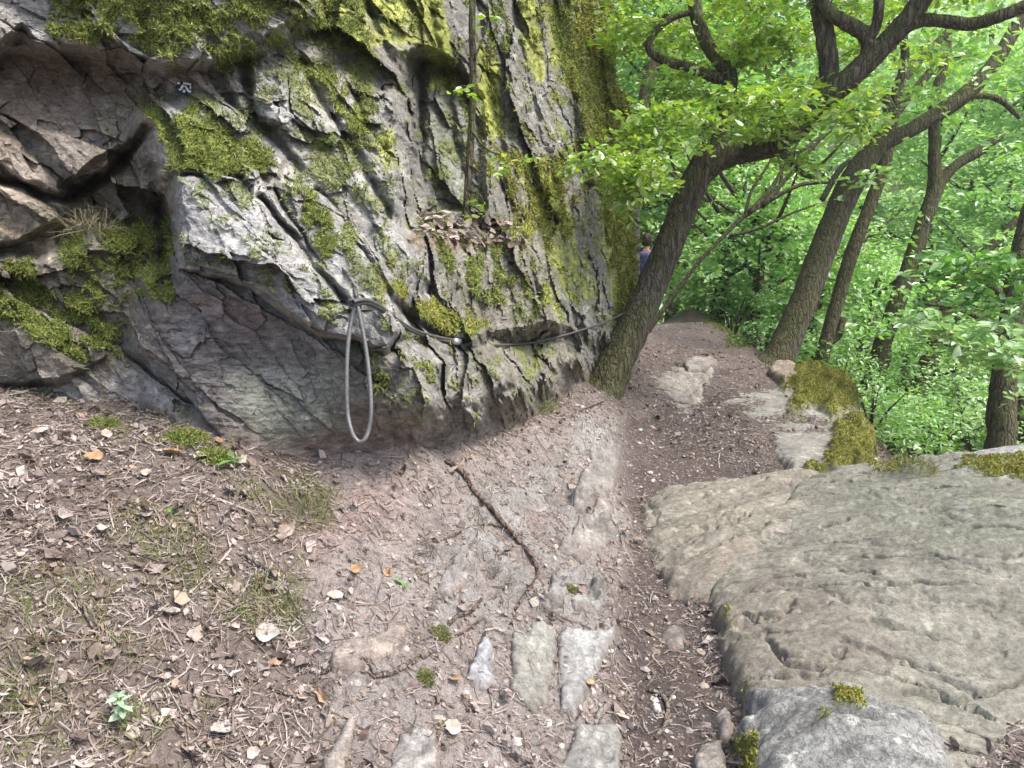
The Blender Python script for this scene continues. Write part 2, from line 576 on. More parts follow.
def gm(poly, soft=14, noise=0.0):
    return sst(-soft, soft, polysd(wx, wy, poly) + noise * n_mid * 30)


M_trough = gm([(606, 430), (640, 424), (650, 440), (700, 470), (740, 468), (760, 480), (640, 500), (655, 540), (700, 590), (722, 690), (742, 790), (640, 790), (622, 690), (618, 620), (630, 560), (622, 500)], 12)
M_path = gm([(600, 400), (640, 350), (668, 305), (705, 305), (770, 350), (830, 372), (800, 470), (720, 480), (640, 470), (610, 450)], 14)
M_dark = gm([(630, 420), (690, 395), (735, 392), (760, 430), (800, 470), (700, 475), (640, 462)], 12)
M_pink = gm([(330, 440), (420, 440), (520, 430), (600, 400), (625, 470), (620, 560), (610, 680), (620, 790), (300, 790), (330, 690), (290, 580), (320, 500)], 22)
M_rose = gm([(300, 470), (420, 470), (400, 530), (300, 590), (290, 530)], 26)
M_exp = gm([(440, 545), (560, 450), (612, 420), (622, 520), (600, 620), (520, 620), (450, 620)], 24)
M_right = gm([(930, 790), (1060, 680), (1060, 800)], 16)

# foliation of the exposed bed rock in the bank: thin ribs running down-slope
aa = fl @ np.array([math.cos(R(68)), -math.sin(R(68)), 0]); bb = fl @ np.array([math.sin(R(68)), math.cos(R(68)), 0])
rib = fbm(np.column_stack([aa * 9, bb * 1.6, 0 * aa]), 4, 21, ridged=True)
fc, fe, fid = facet(np.column_stack([aa * 7, bb * 2.2, 0 * aa]), 23, .7)
M_bed = np.clip(M_exp * .9 + .35 * M_pink, 0, 1) * sst(-.25, .35, n_mid + .5 * n_big + .2)
gzv = gzv + nearw * (.05 * n_big + .022 * n_mid + .007 * n_fin) * (1 - .5 * M_trough)
gzv += nearw * M_bed * (.055 * rib + .10 * fc * sst(0, .2, fe))
gzv -= nearw * .03 * M_trough
stony = fbm(fl * 60, 2, 17, ridged=True)
gzv += nearw * .0035 * stony * (gpy > 250)
gzv += nearw * .02 * fbm(fl * 2.6, 3, 19) + nearw * .012 * fbm(fl * 12, 3, 20) * (1 - .6 * M_trough)
gzv += (1 - nearw) * .3 * n_big
# mossy soft rim where the path breaks off to the valley
Pg[:, 2] = gzv

c_lit = np.array([.172, .142, .125]); c_pink = np.array([.236, .202, .186]); c_soil = np.array([.09, .073, .067]); c_path = np.array([.138, .114, .104])
c_rose = np.array([.27, .165, .145]); c_bed = np.array([.30, .285, .265]); c_moss = np.array([.12, .14, .03]); c_wood = np.array([.07, .10, .025])


def lerp(c, k, m): return c * (1 - m[:, None]) + k * m[:, None]


tg = np.tile(c_lit, (len(Pg), 1))
tg = lerp(tg, c_pink, M_pink)
tg = lerp(tg, c_rose, M_rose * sst(-.3, .3, n_mid) * .8)
tg = lerp(tg, c_path, M_path)
tg = lerp(tg, c_soil, np.clip(M_trough + M_dark, 0, 1) * .95)
tg = lerp(tg, c_bed * np.array([.86, .87, .88]), M_bed * sst(-.15, .25, rib + .5 * fc) * .95)
tg = lerp(tg, np.array([.2, .165, .15]), M_right)
gmoss = np.zeros(len(Pg))
for poly, s in [([(75, 470), (150, 400), (230, 450), (200, 470), (140, 440)], .5), ([(100, 505), (180, 500), (230, 590), (120, 590)], .45), ([(240, 480), (330, 480), (330, 530), (250, 530)], .7),
                ([(220, 570), (310, 560), (300, 640), (210, 620)], .7), ([(0, 570), (120, 580), (120, 625), (0, 620)], .55), ([(0, 670), (70, 690), (60, 760), (0, 770)], .5), ([(90, 640), (170, 640), (160, 690), (90, 680)], .4),
                ([(160, 415), (215, 425), (225, 465), (180, 455)], .9), ([(20, 365), (70, 365), (70, 400), (20, 400)], .9)]:
    gmoss = np.maximum(gmoss, s * sst(-16, 12, polysd(wx, wy, poly)))
gmoss = gmoss * sst(-.25, .35, n_fin * .8 + n_mid)
# moss along the rim of the path
rim = sst(-10, 10, polysd(wx, wy, [(690, 296), (718, 312), (745, 338), (782, 352), (800, 366), (760, 346), (738, 348), (712, 326), (690, 306)]))
gmoss = np.maximum(gmoss, rim * sst(-.4, .3, n_mid) * .9)
tg = lerp(tg, c_moss, gmoss * .85)
slope = np.clip(sst(3.1, 4.2, gx + .6 * n_big) * sst(-.5, .5, gy) + sst(15, 17, gy) * sst(14, 20, rad), 0, 1)
tg = lerp(tg, np.array([.085, .075, .045]), slope)
tg = lerp(tg, c_wood, slope * sst(-.3, .4, n_big + n_mid * .5))
tg *= (1 + .18 * n_big + .15 * n_mid)[:, None]
gme = mesh_from('ground', Pg, grid_faces(nu, nv, True), 4)
vattr(gme, 'tint', np.clip(tg, 0.01, 1)); vattr(gme, 'moss', gmoss)
M_GROUND = mat_ground()
ground = tag(put('ground', gme, M_GROUND), kind='structure')
Ng = normals_of(gme)
_gkey = None


def ground_z(x, y):
    """height of the finished ground by bilinear lookup in the polar sheet (front part)"""
    x = np.atleast_1d(np.asarray(x, float)); y = np.atleast_1d(np.asarray(y, float))
    t = np.arctan2(x, y); r = np.sqrt(x * x + y * y)
    fu = np.interp(t, th_front, np.arange(len(th_front))); fv = np.interp(r, rr, np.arange(nv))
    iu = np.clip(fu.astype(int), 0, len(th_front) - 2); iv = np.clip(fv.astype(int), 0, nv - 2)
    a = fu - iu; b = fv - iv
    Z = Pg[:, 2].reshape(nv, nu)
    return (Z[iv, iu] * (1 - a) + Z[iv, iu + 1] * a) * (1 - b) + (Z[iv + 1, iu] * (1 - a) + Z[iv + 1, iu + 1] * a) * b


def on_ground(px, py):
    """point of the ground seen at a pixel of the photograph"""
    r = ray(px, py); d = np.linspace(1.2, 16, 700)
    P = EYE + d[:, None] * r
    g = ground_z(P[:, 0], P[:, 1])
    k = np.argmax(P[:, 2] < g)
    return np.array([P[k, 0], P[k, 1], g[k]])


# ================================================================== ROCK FACE
edge_y = [-520, -100, 0, 85, 100, 135, 200, 350, 420, 640]
edge_x = [600, 610, 612, 616, 630, 638, 640, 640, 640, 640]
nx_c, ny_c = 560, 520
uu = np.concatenate([np.linspace(-420, -20, 60)[:-1], np.linspace(-20, 640, nx_c)])
vv = np.concatenate([np.linspace(-520, -30, 70)[:-1], np.linspace(-30, 480, ny_c), np.linspace(480, 640, 30)[1:]])
CU, CV = np.meshgrid(uu, vv)
ex = np.interp(CV, edge_y, edge_x)
CX = np.where(CU > 400, 400 + (CU - 400) * (ex - 400) / 240.0, CU)
cx = CX.ravel(); cy = CV.ravel()

D0 = [(0, 380, 3.5), (0, 200, 3.4), (0, 0, 3.4), (150, 400, 3.2), (150, 100, 3.5), (150, 0, 3.3), (300, 460, 2.98), (300, 200, 3.4), (300, 0, 3.8), (400, 450, 3.2), (400, 200, 3.8), (400, 0, 4.3),
      (500, 440, 3.95), (500, 200, 4.6), (500, 0, 5.2), (560, 400, 5.2), (560, 200, 5.5), (560, 0, 6.2), (600, 385, 5.9), (600, 200, 6.2), (600, 0, 6.9), (640, 350, 7.0), (640, 200, 7.1), (620, 0, 7.6),
      (-300, 380, 3.3), (-300, 0, 3.2), (300, -300, 4.6), (600, -300, 8.3), (0, -300, 4.0), (-400, 600, 3.4), (0, 600, 3.7), (300, 600, 3.1), (500, 600, 4.1), (640, 600, 7.2), (-400, -500, 4.6), (300, -520, 5.2), (600, -520, 9)]
D0 = np.array(D0, float)
drbf = RBF(D0[:, :2] / 200, D0[:, 2], 2e-3)
dep = drbf(np.column_stack([cx, cy]) / 200)
Pc = EYE + ray(cx, cy) * dep[:, None]
q0 = Pc.copy()
w1 = fbm(q0 * 3.0, 4, 51); w2 = fbm(q0 * 3.0 + 31, 4, 52); w3 = fbm(q0 * 14, 3, 53); w4 = fbm(q0 * 14 + 9, 3, 54)
lx = cx + 8 * w1 + 3.5 * w3; ly = cy + 8 * w2 + 3.5 * w4


def cplane(pts):
    pts = np.asarray(pts, float)
    A = np.column_stack([np.ones(len(pts)), pts[:, 0], pts[:, 1]])
    c, *_ = np.linalg.lstsq(A, pts[:, 2], rcond=None)
    return c[0] + c[1] * cx + c[2] * cy


def prot(pts, slope=.02, soft=0):
    """a block standing out of the face: depth at the corners of its outline"""
    global dep
    sd = polysd(lx, ly, [p[:2] for p in pts])
    v = cplane(pts) + slope * np.maximum(0, -sd) + .0006 * np.maximum(0, 14 - sd) ** 1.6 * .3
    dep = np.minimum(dep, v)


def recess(pts, slope=.02):
    global dep
    sd = polysd(lx, ly, [p[:2] for p in pts])
    v = cplane(pts) - slope * np.maximum(0, -sd)
    dep = np.maximum(dep, v)


# recesses first, then the blocks that stand before them
recess([(120, 150, 3.55), (185, 165, 3.55), (185, 300, 3.5), (140, 300, 3.5), (60, 240, 3.55), (60, 190, 3.5)])
recess([(-150, 45, 3.55), (40, 58, 3.5), (140, 65, 3.55), (165, 120, 3.5), (150, 165, 3.42), (60, 195, 3.38), (0, 150, 3.36), (-150, 120, 3.4)])
prot([(-200, 120, 3.15), (0, 137, 3.22), (55, 178, 3.28), (62, 212, 3.28), (20, 240, 3.22), (-200, 260, 3.1)], .02)
prot([(30, -80, 3.12), (290, -80, 3.35), (300, 10, 3.2), (255, 45, 3.15), (215, 60, 3.15), (165, 62, 3.16), (120, 48, 3.16), (40, 42, 3.14), (10, 10, 3.12)], .02)
prot([(-120, -120, 3.1), (20, -100, 3.15), (30, 20, 3.12), (-10, 45, 3.1), (-120, 40, 3.0)], .02)
# mossy mound low on the left
prot([(-60, 262, 3.25), (40, 262, 3.22), (110, 235, 3.3), (180, 245, 3.3), (175, 300, 3.2), (120, 345, 3.22), (60, 380, 3.28), (-60, 380, 3.25)], .012)
prot([(206, 172, 2.92), (240, 184, 2.93), (276, 226, 2.9), (262, 232, 2.86), (226, 206, 2.86)], .04)
prot([(244, 166, 2.98), (258, 174, 3.0), (279, 222, 2.9), (272, 228, 2.86), (252, 196, 2.92)], .05)
prot([(180, 182, 2.84), (205, 190, 2.86), (250, 240, 2.8), (330, 312, 2.7), (322, 328, 2.64), (250, 284, 2.7), (196, 262, 2.76)], .035)
prot([(250, 226, 2.86), (275, 232, 2.88), (312, 272, 2.82), (322, 292, 2.76), (296, 284, 2.76)], .04)
# long block E above, with its stepped slabs
prot([(225, 70, 3.45), (285, 60, 3.5), (330, 80, 3.55), (395, 170, 3.5), (415, 260, 3.3), (405, 300, 3.1), (330, 215, 3.2), (270, 160, 3.25)], .018)
prot([(255, 75, 3.28), (285, 72, 3.32), (290, 128, 3.26), (262, 120, 3.2)], .03)
prot([(335, 60, 3.85), (372, 30, 4.0), (412, 62, 4.0), (416, 92, 3.9), (380, 92, 3.75), (352, 90, 3.75)], .03)
prot([(362, 90, 3.75), (402, 95, 3.7), (418, 150, 3.55), (412, 165, 3.5), (375, 140, 3.55)], .03)
# moss ledge above the big boulder
prot([(152, 118, 3.2), (200, 105, 3.22), (250, 120, 3.25), (282, 160, 3.2), (270, 195, 3.05), (215, 175, 2.98), (170, 168, 2.98)], .014)
# underside of the boulder, leaning in
prot([(150, 280, 3.0), (185, 268, 2.92), (250, 285, 2.87), (330, 330, 2.85), (400, 350, 2.9), (430, 400, 3.0), (400, 448, 2.98), (230, 446, 2.84), (140, 352, 2.98)], .016)
# the boulder's light upper face
prot([(178, 178, 2.88), (225, 185, 2.95), (262, 205, 2.95), (300, 250, 2.9), (345, 300, 2.78), (350, 335, 2.68), (318, 328, 2.68), (250, 284, 2.74), (183, 266, 2.8)], .03)
prot([(235, 180, 2.98), (272, 195, 3.0), (305, 250, 2.92), (345, 288, 2.82), (385, 300, 2.78), (396, 330, 2.72), (385, 348, 2.72), (345, 330, 2.74), (300, 262, 2.86)], .03)
prot([(272, 180, 3.08), (318, 195, 3.1), (360, 245, 3.0), (395, 290, 2.9), (392, 312, 2.84), (350, 296, 2.86), (310, 245, 2.98)], .03)
# rock round the sapling ledge
recess([(418, 60, 4.8), (455, 70, 4.9), (482, 100, 4.95), (482, 206, 4.6), (425, 212, 4.4)], .03)
prot([(415, 236, 3.95), (470, 228, 4.1), (525, 240, 4.35), (550, 300, 4.6), (562, 372, 4.85), (520, 420, 4.05), (480, 390, 3.75), (430, 345, 3.55)], .02)
prot([(395, 280, 3.35), (425, 300, 3.4), (480, 345, 3.6), (478, 372, 3.5), (430, 352, 3.36), (396, 318, 3.2)], .02)
recess([(500, 350, 4.75), (590, 330, 5.3), (600, 372, 5.3), (548, 395, 4.8), (500, 380, 4.4)], .03)
# right buttress slabs
prot([(480, -80, 5.3), (548, -80, 5.7), (556, 40, 5.4), (575, 160, 5.2), (594, 290, 5.5), (590, 335, 5.6), (560, 300, 5.0), (520, 190, 4.75), (490, 100, 4.9)], .02)
prot([(545, 60, 5.65), (574, 62, 5.8), (590, 140, 5.7), (585, 180, 5.5), (560, 140, 5.5)], .03)
prot([(570, 180, 5.75), (612, 200, 6.1), (640, 360, 6.4), (604, 384, 6.1), (590, 300, 5.8)], .02)
prot([(556, -60, 6.3), (616, -60, 7.0), (630, 100, 6.7), (640, 200, 6.6), (640, 330, 6.5), (618, 300, 6.2), (590, 160, 6.0)], .02)
# low blocks below the rope
prot([(362, 348, 2.98), (402, 340, 3.02), (440, 365, 3.1), (432, 398, 3.04), (400, 412, 2.96), (366, 392, 2.9)], .02)
prot([(432, 360, 3.3), (480, 362, 3.5), (530, 395, 3.85), (528, 420, 3.8), (480, 436, 3.45), (430, 440, 3.12), (405, 415, 3.02)], .02)
prot([(380, 405, 2.98), (432, 392, 3.1), (490, 420, 3.45), (470, 452, 3.3), (385, 456, 2.86)], .02)

# clefts
for pts, dp, wd in [([(0, 178), (30, 190), (62, 200), (110, 172), (150, 130)], .25, 5), ([(-20, 150), (20, 182), (60, 212)], .1, 3), ([(150, 170), (165, 215), (170, 280)], .2, 10), ([(262, 200), (305, 252), (345, 300)], .12, 4),
                    ([(318, 190), (352, 240), (396, 300)], .08, 4), ([(300, 60), (345, 140), (420, 260)], .1, 5), ([(418, 60), (420, 140), (412, 210)], .15, 6), ([(475, -40), (480, 60), (505, 180), (540, 300)], .12, 5),
                    ([(552, -40), (560, 50), (590, 190), (618, 330)], .12, 5), ([(530, 240), (560, 310), (575, 350)], .12, 5), ([(500, 395), (525, 380), (540, 350)], .12, 5), ([(395, 300), (430, 330), (470, 348)], .1, 4), ([(395, 350), (372, 352), (352, 340)], .06, 4),
                    ([(360, -20), (375, 30), (412, 90)], .1, 4), ([(420, -40), (440, 60), (470, 200)], .08, 4), ([(510, -40), (520, 60), (560, 200)], .05, 4), ([(240, 60), (255, 110), (300, 170)], .08, 5)]:
    dep += dp * np.exp(-(linedist(lx, ly, pts) / wd) ** 2)


# broken surface along the layering: shallow dip on the left, steep on the right
def lay(angle):
    a = R(angle); ux, uy = math.cos(a), math.sin(a)
    s = dep / F
    al = (lx * ux + ly * uy) * s; ac = (-lx * uy + ly * ux) * s
    return al, ac


wl = sst(300, 450, cx + .3 * (cy - 200))
A1, C1 = lay(40); A2, C2 = lay(74)
def blockset(al, ac, sd):
    z = q0 @ np.array([.3, .6, .7])
    wq = .12 * fbm(q0 * 3.3, 3, sd + 11)
    f0, e0, i0 = facet(np.column_stack([al * .9 + wq, ac * 1.9 + wq, z * .3]), sd + 21, 1.1)
    f1, e1, i1 = facet(np.column_stack([al * 2.2 + wq, ac * 4.6 - wq, z * .4]), sd, 1.1)
    f2, e2, i2 = facet(np.column_stack([al * 6 + wq, ac * 13, z * .6]), sd + 3, 1.1)
    f3, e3, i3 = facet(np.column_stack([al * 18, ac * 42, z]), sd + 6, .8)
    r = fbm(np.column_stack([al * 2.0, ac * 22, z * .5]), 4, sd + 8, ridged=True)
    return .19 * f0 + .10 * f1 + .030 * f2 + .008 * f3 + .004 * r, i1, i2, r
b1, i1a, i2a, r1 = blockset(A1, C1, 61); b2, i1b, i2b, r2 = blockset(A2, C2, 81)
blk = b1 * (1 - wl) + b2 * wl
cid = np.where(wl > .5, i2b, i2a); rdg = r1 * (1 - wl) + r2 * wl
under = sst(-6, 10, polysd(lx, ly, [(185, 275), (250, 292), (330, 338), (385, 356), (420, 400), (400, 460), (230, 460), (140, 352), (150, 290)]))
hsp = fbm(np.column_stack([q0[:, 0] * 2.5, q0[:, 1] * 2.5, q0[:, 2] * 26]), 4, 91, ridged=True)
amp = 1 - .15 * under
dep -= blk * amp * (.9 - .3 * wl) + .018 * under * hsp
yb = np.interp(cx, [-400, 0, 110, 220, 300, 400, 500, 560, 640], [380, 378, 388, 438, 452, 446, 432, 398, 352])
foot = np.maximum(0, cy - (yb - 34) + 10 * w1)
xs_ = np.linspace(60, 640, 59); ybs = np.interp(xs_, [-400, 0, 110, 220, 300, 400, 500, 560, 640], [380, 378, 388, 438, 452, 446, 432, 398, 352])
Dg = np.array([float((on_ground(a_, b_ + 4) - EYE) @ FWD) for a_, b_ in zip(xs_, ybs)])
Dg = np.convolve(np.pad(Dg, 3, 'edge'), np.ones(7) / 7, 'valid')
Dgc = np.interp(cx, xs_, Dg); tpr = sst(60, 160, cx)
kf = sst(-40, 4, cy - yb + 22 * w1 + 8 * w3) * tpr
dep = dep * (1 - kf) + (Dgc - .02 + .0035 * np.maximum(0, cy - yb - 4)) * kf - .02 * kf * (w1 + .6 * w3)
dep -= .02 * fbm(q0 * 2.2, 3, 55) + .004 * fbm(q0 * 40, 3, 56) + .0025 * fbm(q0 * 110, 2, 57)

# --- moss cover
mossf = np.zeros(len(cx))
MOSS = {
    'top': ([(35, -40), (120, -40), (280, -40), (290, 10), (262, 45), (225, 62), (160, 60), (120, 48), (45, 42)], 1.0),
    'ledge': ([(150, 112), (195, 108), (240, 135), (278, 160), (270, 205), (240, 180), (200, 178), (165, 168)], .9),
    'tongue': ([(290, 180), (335, 195), (345, 250), (318, 295), (300, 240)], .7),
    'mound': ([(70, 225), (175, 215), (178, 300), (110, 320), (150, 370), (90, 372), (60, 300)], .85),
    'left': ([(-30, 262), (40, 262), (60, 310), (100, 370), (30, 340), (-30, 310)], .9),
    'slope': ([(300, 50), (345, 70), (375, 130), (400, 190), (360, 180), (325, 120)], .6),
    'cap': ([(290, -30), (372, -30), (376, 25), (330, 45), (300, 20)], .9),
    'shelf': ([(378, 140), (412, 150), (416, 178), (385, 175)], .8),
    'stripe': ([(388, 268), (420, 290), (478, 322), (475, 348), (430, 335), (392, 300)], 1.0),
    'low': ([(365, 352), (410, 345), (440, 365), (436, 395), (405, 418), (372, 395)], .8),
    'middle': ([(425, 245), (520, 245), (535, 280), (470, 300), (440, 290)], .65),
    'midbank': ([(475, 135), (560, 150), (585, 200), (580, 250), (530, 240), (480, 190)], .8),
    'streak': ([(395, -30), (560, -30), (560, 60), (520, 120), (470, 110), (420, 60)], .55),
    'lower': ([(430, 240), (540, 250), (600, 330), (560, 340), (500, 320), (450, 310)], .62),
    'buttress': ([(552, -40), (618, -40), (640, 95), (642, 200), (640, 330), (618, 330), (596, 200), (575, 120), (550, 60)], 1.05),
    'base': ([(490, 385), (530, 400), (520, 450), (480, 450)], .5),
}
for k, (poly, s) in MOSS.items():
    mossf = np.maximum(mossf, s * sst(-14, 14, polysd(lx, ly, poly)))
mn = fbm(q0 * 7, 4, 101) * .9 + .35 * fbm(q0 * 30, 3, 102)
Pt = (EYE + ray(cx, cy) * dep[:, None]).reshape(len(vv), len(uu), 3)
du_ = np.gradient(Pt, axis=1); dv_ = np.gradient(Pt, axis=0); nt = np.cross(dv_, du_); nt /= np.linalg.norm(nt, axis=2)[..., None] + 1e-9
nzt = nt[..., 2]; fl_ = nt[..., 1] > 0; nzt = np.where(fl_, -nzt, nzt)
kb = np.ones(7) / 7
for ax_ in (0, 1): nzt = np.apply_along_axis(lambda v_: np.convolve(np.pad(v_, 3, 'edge'), kb, 'valid'), ax_, nzt)
upn = nzt.ravel()
print('UPN', np.percentile(upn, [5, 25, 50, 75, 95]))
moss = sst(.42, .60, mossf * .56 + mn * .66 + .08 * w3 + .34 * np.clip(upn - .05, -.5, .6))
moss = moss * (1 - sst(10, 50, foot))
moss = np.maximum(moss, .75 * (1 - sst(10, 50, foot)) * sst(.3, .6, mn + .2 + .5 * np.clip(upn - .1, -.4, .5)) * sst(60, 300, cx) * (1 - under))
dep -= moss * (.022 + .02 * np.clip(fbm(q0 * 16, 2, 103) + .3, 0, 1))

# --- stone colours by area, darker on the underside and in recesses
tc = np.tile(np.array([.31, .30, .28]), (len(cx), 1))
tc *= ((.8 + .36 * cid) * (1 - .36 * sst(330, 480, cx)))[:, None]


def paint(poly, col, s=1.0, soft=14, nz=.0):
    global tc
    m = s * sst(-soft, soft, polysd(lx, ly, poly)) * np.clip(1 + nz * 2.2 * w1, 0, 1)
    tc = tc * (1 - m[:, None]) + np.asarray(col) * m[:, None] * (.86 + .28 * cid)[:, None]


paint([(-200, 40), (120, 50), (170, 100), (150, 170), (60, 200), (0, 155), (-200, 140)], (.235, .2, .165), .9)
paint([(-200, 140), (0, 145), (62, 205), (40, 250), (-200, 260)], (.27, .22, .175), .9)
paint([(60, 190), (180, 160), (185, 300), (140, 370), (60, 380), (-100, 380), (-100, 260)], (.17, .15, .11), .8)
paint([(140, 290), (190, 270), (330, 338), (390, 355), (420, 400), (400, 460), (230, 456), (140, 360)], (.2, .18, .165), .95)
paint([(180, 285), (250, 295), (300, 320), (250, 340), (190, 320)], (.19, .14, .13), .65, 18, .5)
paint([(230, 380), (340, 360), (350, 450), (250, 450)], (.25, .27, .225), .7, 25, .6)
paint([(176, 176), (262, 200), (345, 295), (352, 338), (250, 286), (183, 268)], (.31, .31, .305), .9)
paint([(262, 195), (318, 190), (396, 290), (390, 348), (345, 330)], (.29, .288, .28), .8)
paint([(225, 70), (290, 65), (300, 130), (262, 125)], (.32, .32, .315), .7)
paint([(330, 60), (376, 25), (420, 90), (350, 95)], (.16, .145, .13), .8)
paint([(424, 60), (482, 90), (482, 210), (424, 210)], (.185, .195, .165), .8)
paint([(345, 170), (415, 150), (425, 260), (400, 300)], (.29, .29, .275), .7)
paint([(485, -60), (555, -60), (580, 160), (620, 340), (570, 330), (500, 120)], (.21, .205, .19), .8)
paint([(440, 240), (530, 240), (590, 370), (530, 420), (470, 350)], (.185, .172, .145), .7)
paint([(570, 180), (615, 200), (640, 340), (600, 385)], (.225, .22, .195), .8)
paint([(380, 405), (440, 392), (530, 410), (490, 450), (385, 460)], (.27, .25, .235), .8)
paint([(300, 440), (420, 430), (400, 470), (300, 480)], (.27, .17, .155), .7)
for poly in ([(405, 235), (530, 225), (522, 246), (420, 250)],):
    paint(poly, (.24, .17, .13), .9, 8)
ft = sst(6, 46, foot + 16 * w2) * sst(60, 200, cx)
tc = tc * (1 - ft[:, None]) + np.array([.205, .165, .145]) * ft[:, None] * (.9 + .3 * w3)[:, None]
# yellow dust lichen in streaks
yl = np.zeros(len(cx))
for poly, s in [([(395, -30), (440, -30), (455, 90), (430, 90)], .8), ([(475, 40), (500, 60), (500, 140), (480, 130)], .75), ([(510, -30), (535, -30), (545, 80), (525, 70)], .75), ([(545, 0), (562, 10), (562, 70), (552, 70)], .8),
                ([(300, -20), (420, -30), (425, 40), (330, 60)], .5), ([(585, 120), (612, 130), (640, 330), (612, 330)], .55), ([(375, 130), (398, 130), (400, 170), (380, 170)], .6), ([(505, 150), (560, 160), (600, 300), (560, 300)], .45)]:
    yl = np.maximum(yl, s * sst(-10, 10, polysd(lx, ly, poly)))
yl = sst(.3, .55, yl * .8 + .4 * (rdg * .5 + w3))
tc = tc * (1 - yl[:, None] * .75) + np.array([.36, .40, .05]) * yl[:, None] * .75
# pale mineral and lichen crust on outer edges, dark algae film in wet runs
alg = sst(-.15, .45, fbm(q0 * 5, 4, 119)) * sst(200, 420, cx) * .6
tc = tc * (1 - alg[:, None]) + np.array([.165, .17, .105]) * alg[:, None]
crust = sst(.15, .5, w3 + .5 * fbm(q0 * 9, 3, 111)) * (1 - under * .7)
tc = tc * (1 + .5 * crust[:, None])
wet = sst(.1, .45, fbm(np.column_stack([A2 * 1.2, C2 * 9, 0 * A2]), 4, 113)) * sst(330, 420, cx)
tc = tc * (1 - .22 * wet[:, None])
mcol = np.array([.135, .16, .038]) * (1 + .5 * fbm(q0 * 9, 3, 115))[:, None] + np.array([.05, .05, 0]) * sst(0, .5, w1)[:, None]
mcol = mcol * (1 + .45 * sst(480, 580, cx))[:, None]  # moss brightened towards the right, making up in colour for shadow there
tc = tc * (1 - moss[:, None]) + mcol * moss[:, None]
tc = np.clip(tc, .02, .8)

Pc = EYE + ray(cx, cy) * dep[:, None]
ncu, ncv = len(uu), len(vv)
G = Pc.reshape(ncv, ncu, 3); TCg = tc.reshape(ncv, ncu, 3); MOg = moss.reshape(ncv, ncu)
# round the right-hand corner and back into the hill, to the left, and over the top
nk = 26
tt = (np.linspace(0, 1, nk + 1)[1:]) ** 1.6
back = np.array([-.55, 1.0, 0]); out = np.array([.10, .45, 0])
ext = G[:, -1:, :] + (tt[:, None] * 6.0)[None] * back + (np.sin(np.minimum(tt * 6, 1) * math.pi / 2)[:, None])[None] * out * .5
nzc = .25 * fbm(ext.reshape(-1, 3) * 1.5, 4, 121).reshape(ext.shape[:2]) * np.minimum(tt * 5, 1)[None]
ext[..., 0] += nzc
extL = G[:, :1, :] + (np.linspace(1, 0, 12, endpoint=False)[:, None] * np.array([-6.0, -.5, 0]))[None]
G2 = np.concatenate([extL, G, ext], 1)
TC2 = np.concatenate([np.repeat(TCg[:, :1], 12, 1), TCg, np.repeat(TCg[:, -1:], nk, 1)], 1)
MO2 = np.concatenate([np.repeat(MOg[:, :1], 12, 1), MOg, np.repeat(MOg[:, -1:], nk, 1)], 1)
top = G2[:1] + (np.linspace(1, 0, 16, endpoint=False)[:, None, None]) * np.array([0, 7.0, 2.2])
G3 = np.concatenate([top, G2], 0)
TC3 = np.concatenate([np.repeat(TC2[:1], 16, 0), TC2], 0); MO3 = np.concatenate([np.repeat(MO2[:1], 16, 0), MO2], 0)
nr, nc = G3.shape[:2]
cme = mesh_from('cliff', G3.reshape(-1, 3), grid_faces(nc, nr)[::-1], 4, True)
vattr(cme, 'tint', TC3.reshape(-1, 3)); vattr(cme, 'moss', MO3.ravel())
cme.set_sharp_from_angle(angle=R(38))
M_ROCK = mat_rock('cliff_stone', (0, R(35), 0), (.45, .45, 1.0))
rock_face = tag(put('cliff', cme, M_ROCK), 'grey mossy cliff of broken slabs rising along the left of the path', 'cliff')
Nc = normals_of(cme)
Vc = G3.reshape(-1, 3); Mc = MO3.ravel()
cpx, cpy, cdd = proj(Vc)


def on_cliff(px, py):
    """point and outward normal of the rock face nearest to a pixel of the photograph"""
    k = np.argmin((cx - px) ** 2 + (cy - py) ** 2)
    return EYE + ray(cx[k], cy[k]) * dep[k]
# ================================================================== LOOSE ROCKS AND SLABS
M_SLAB = mat_rock('path_stone', (0, 0, R(-12)), (.85, 1.1, 1.0), .5, .45)
M_LICHEN_ROCK = mat_rock('lichen_boulder_stone', (0, 0, 0), (1, 1, 1), 1.0)


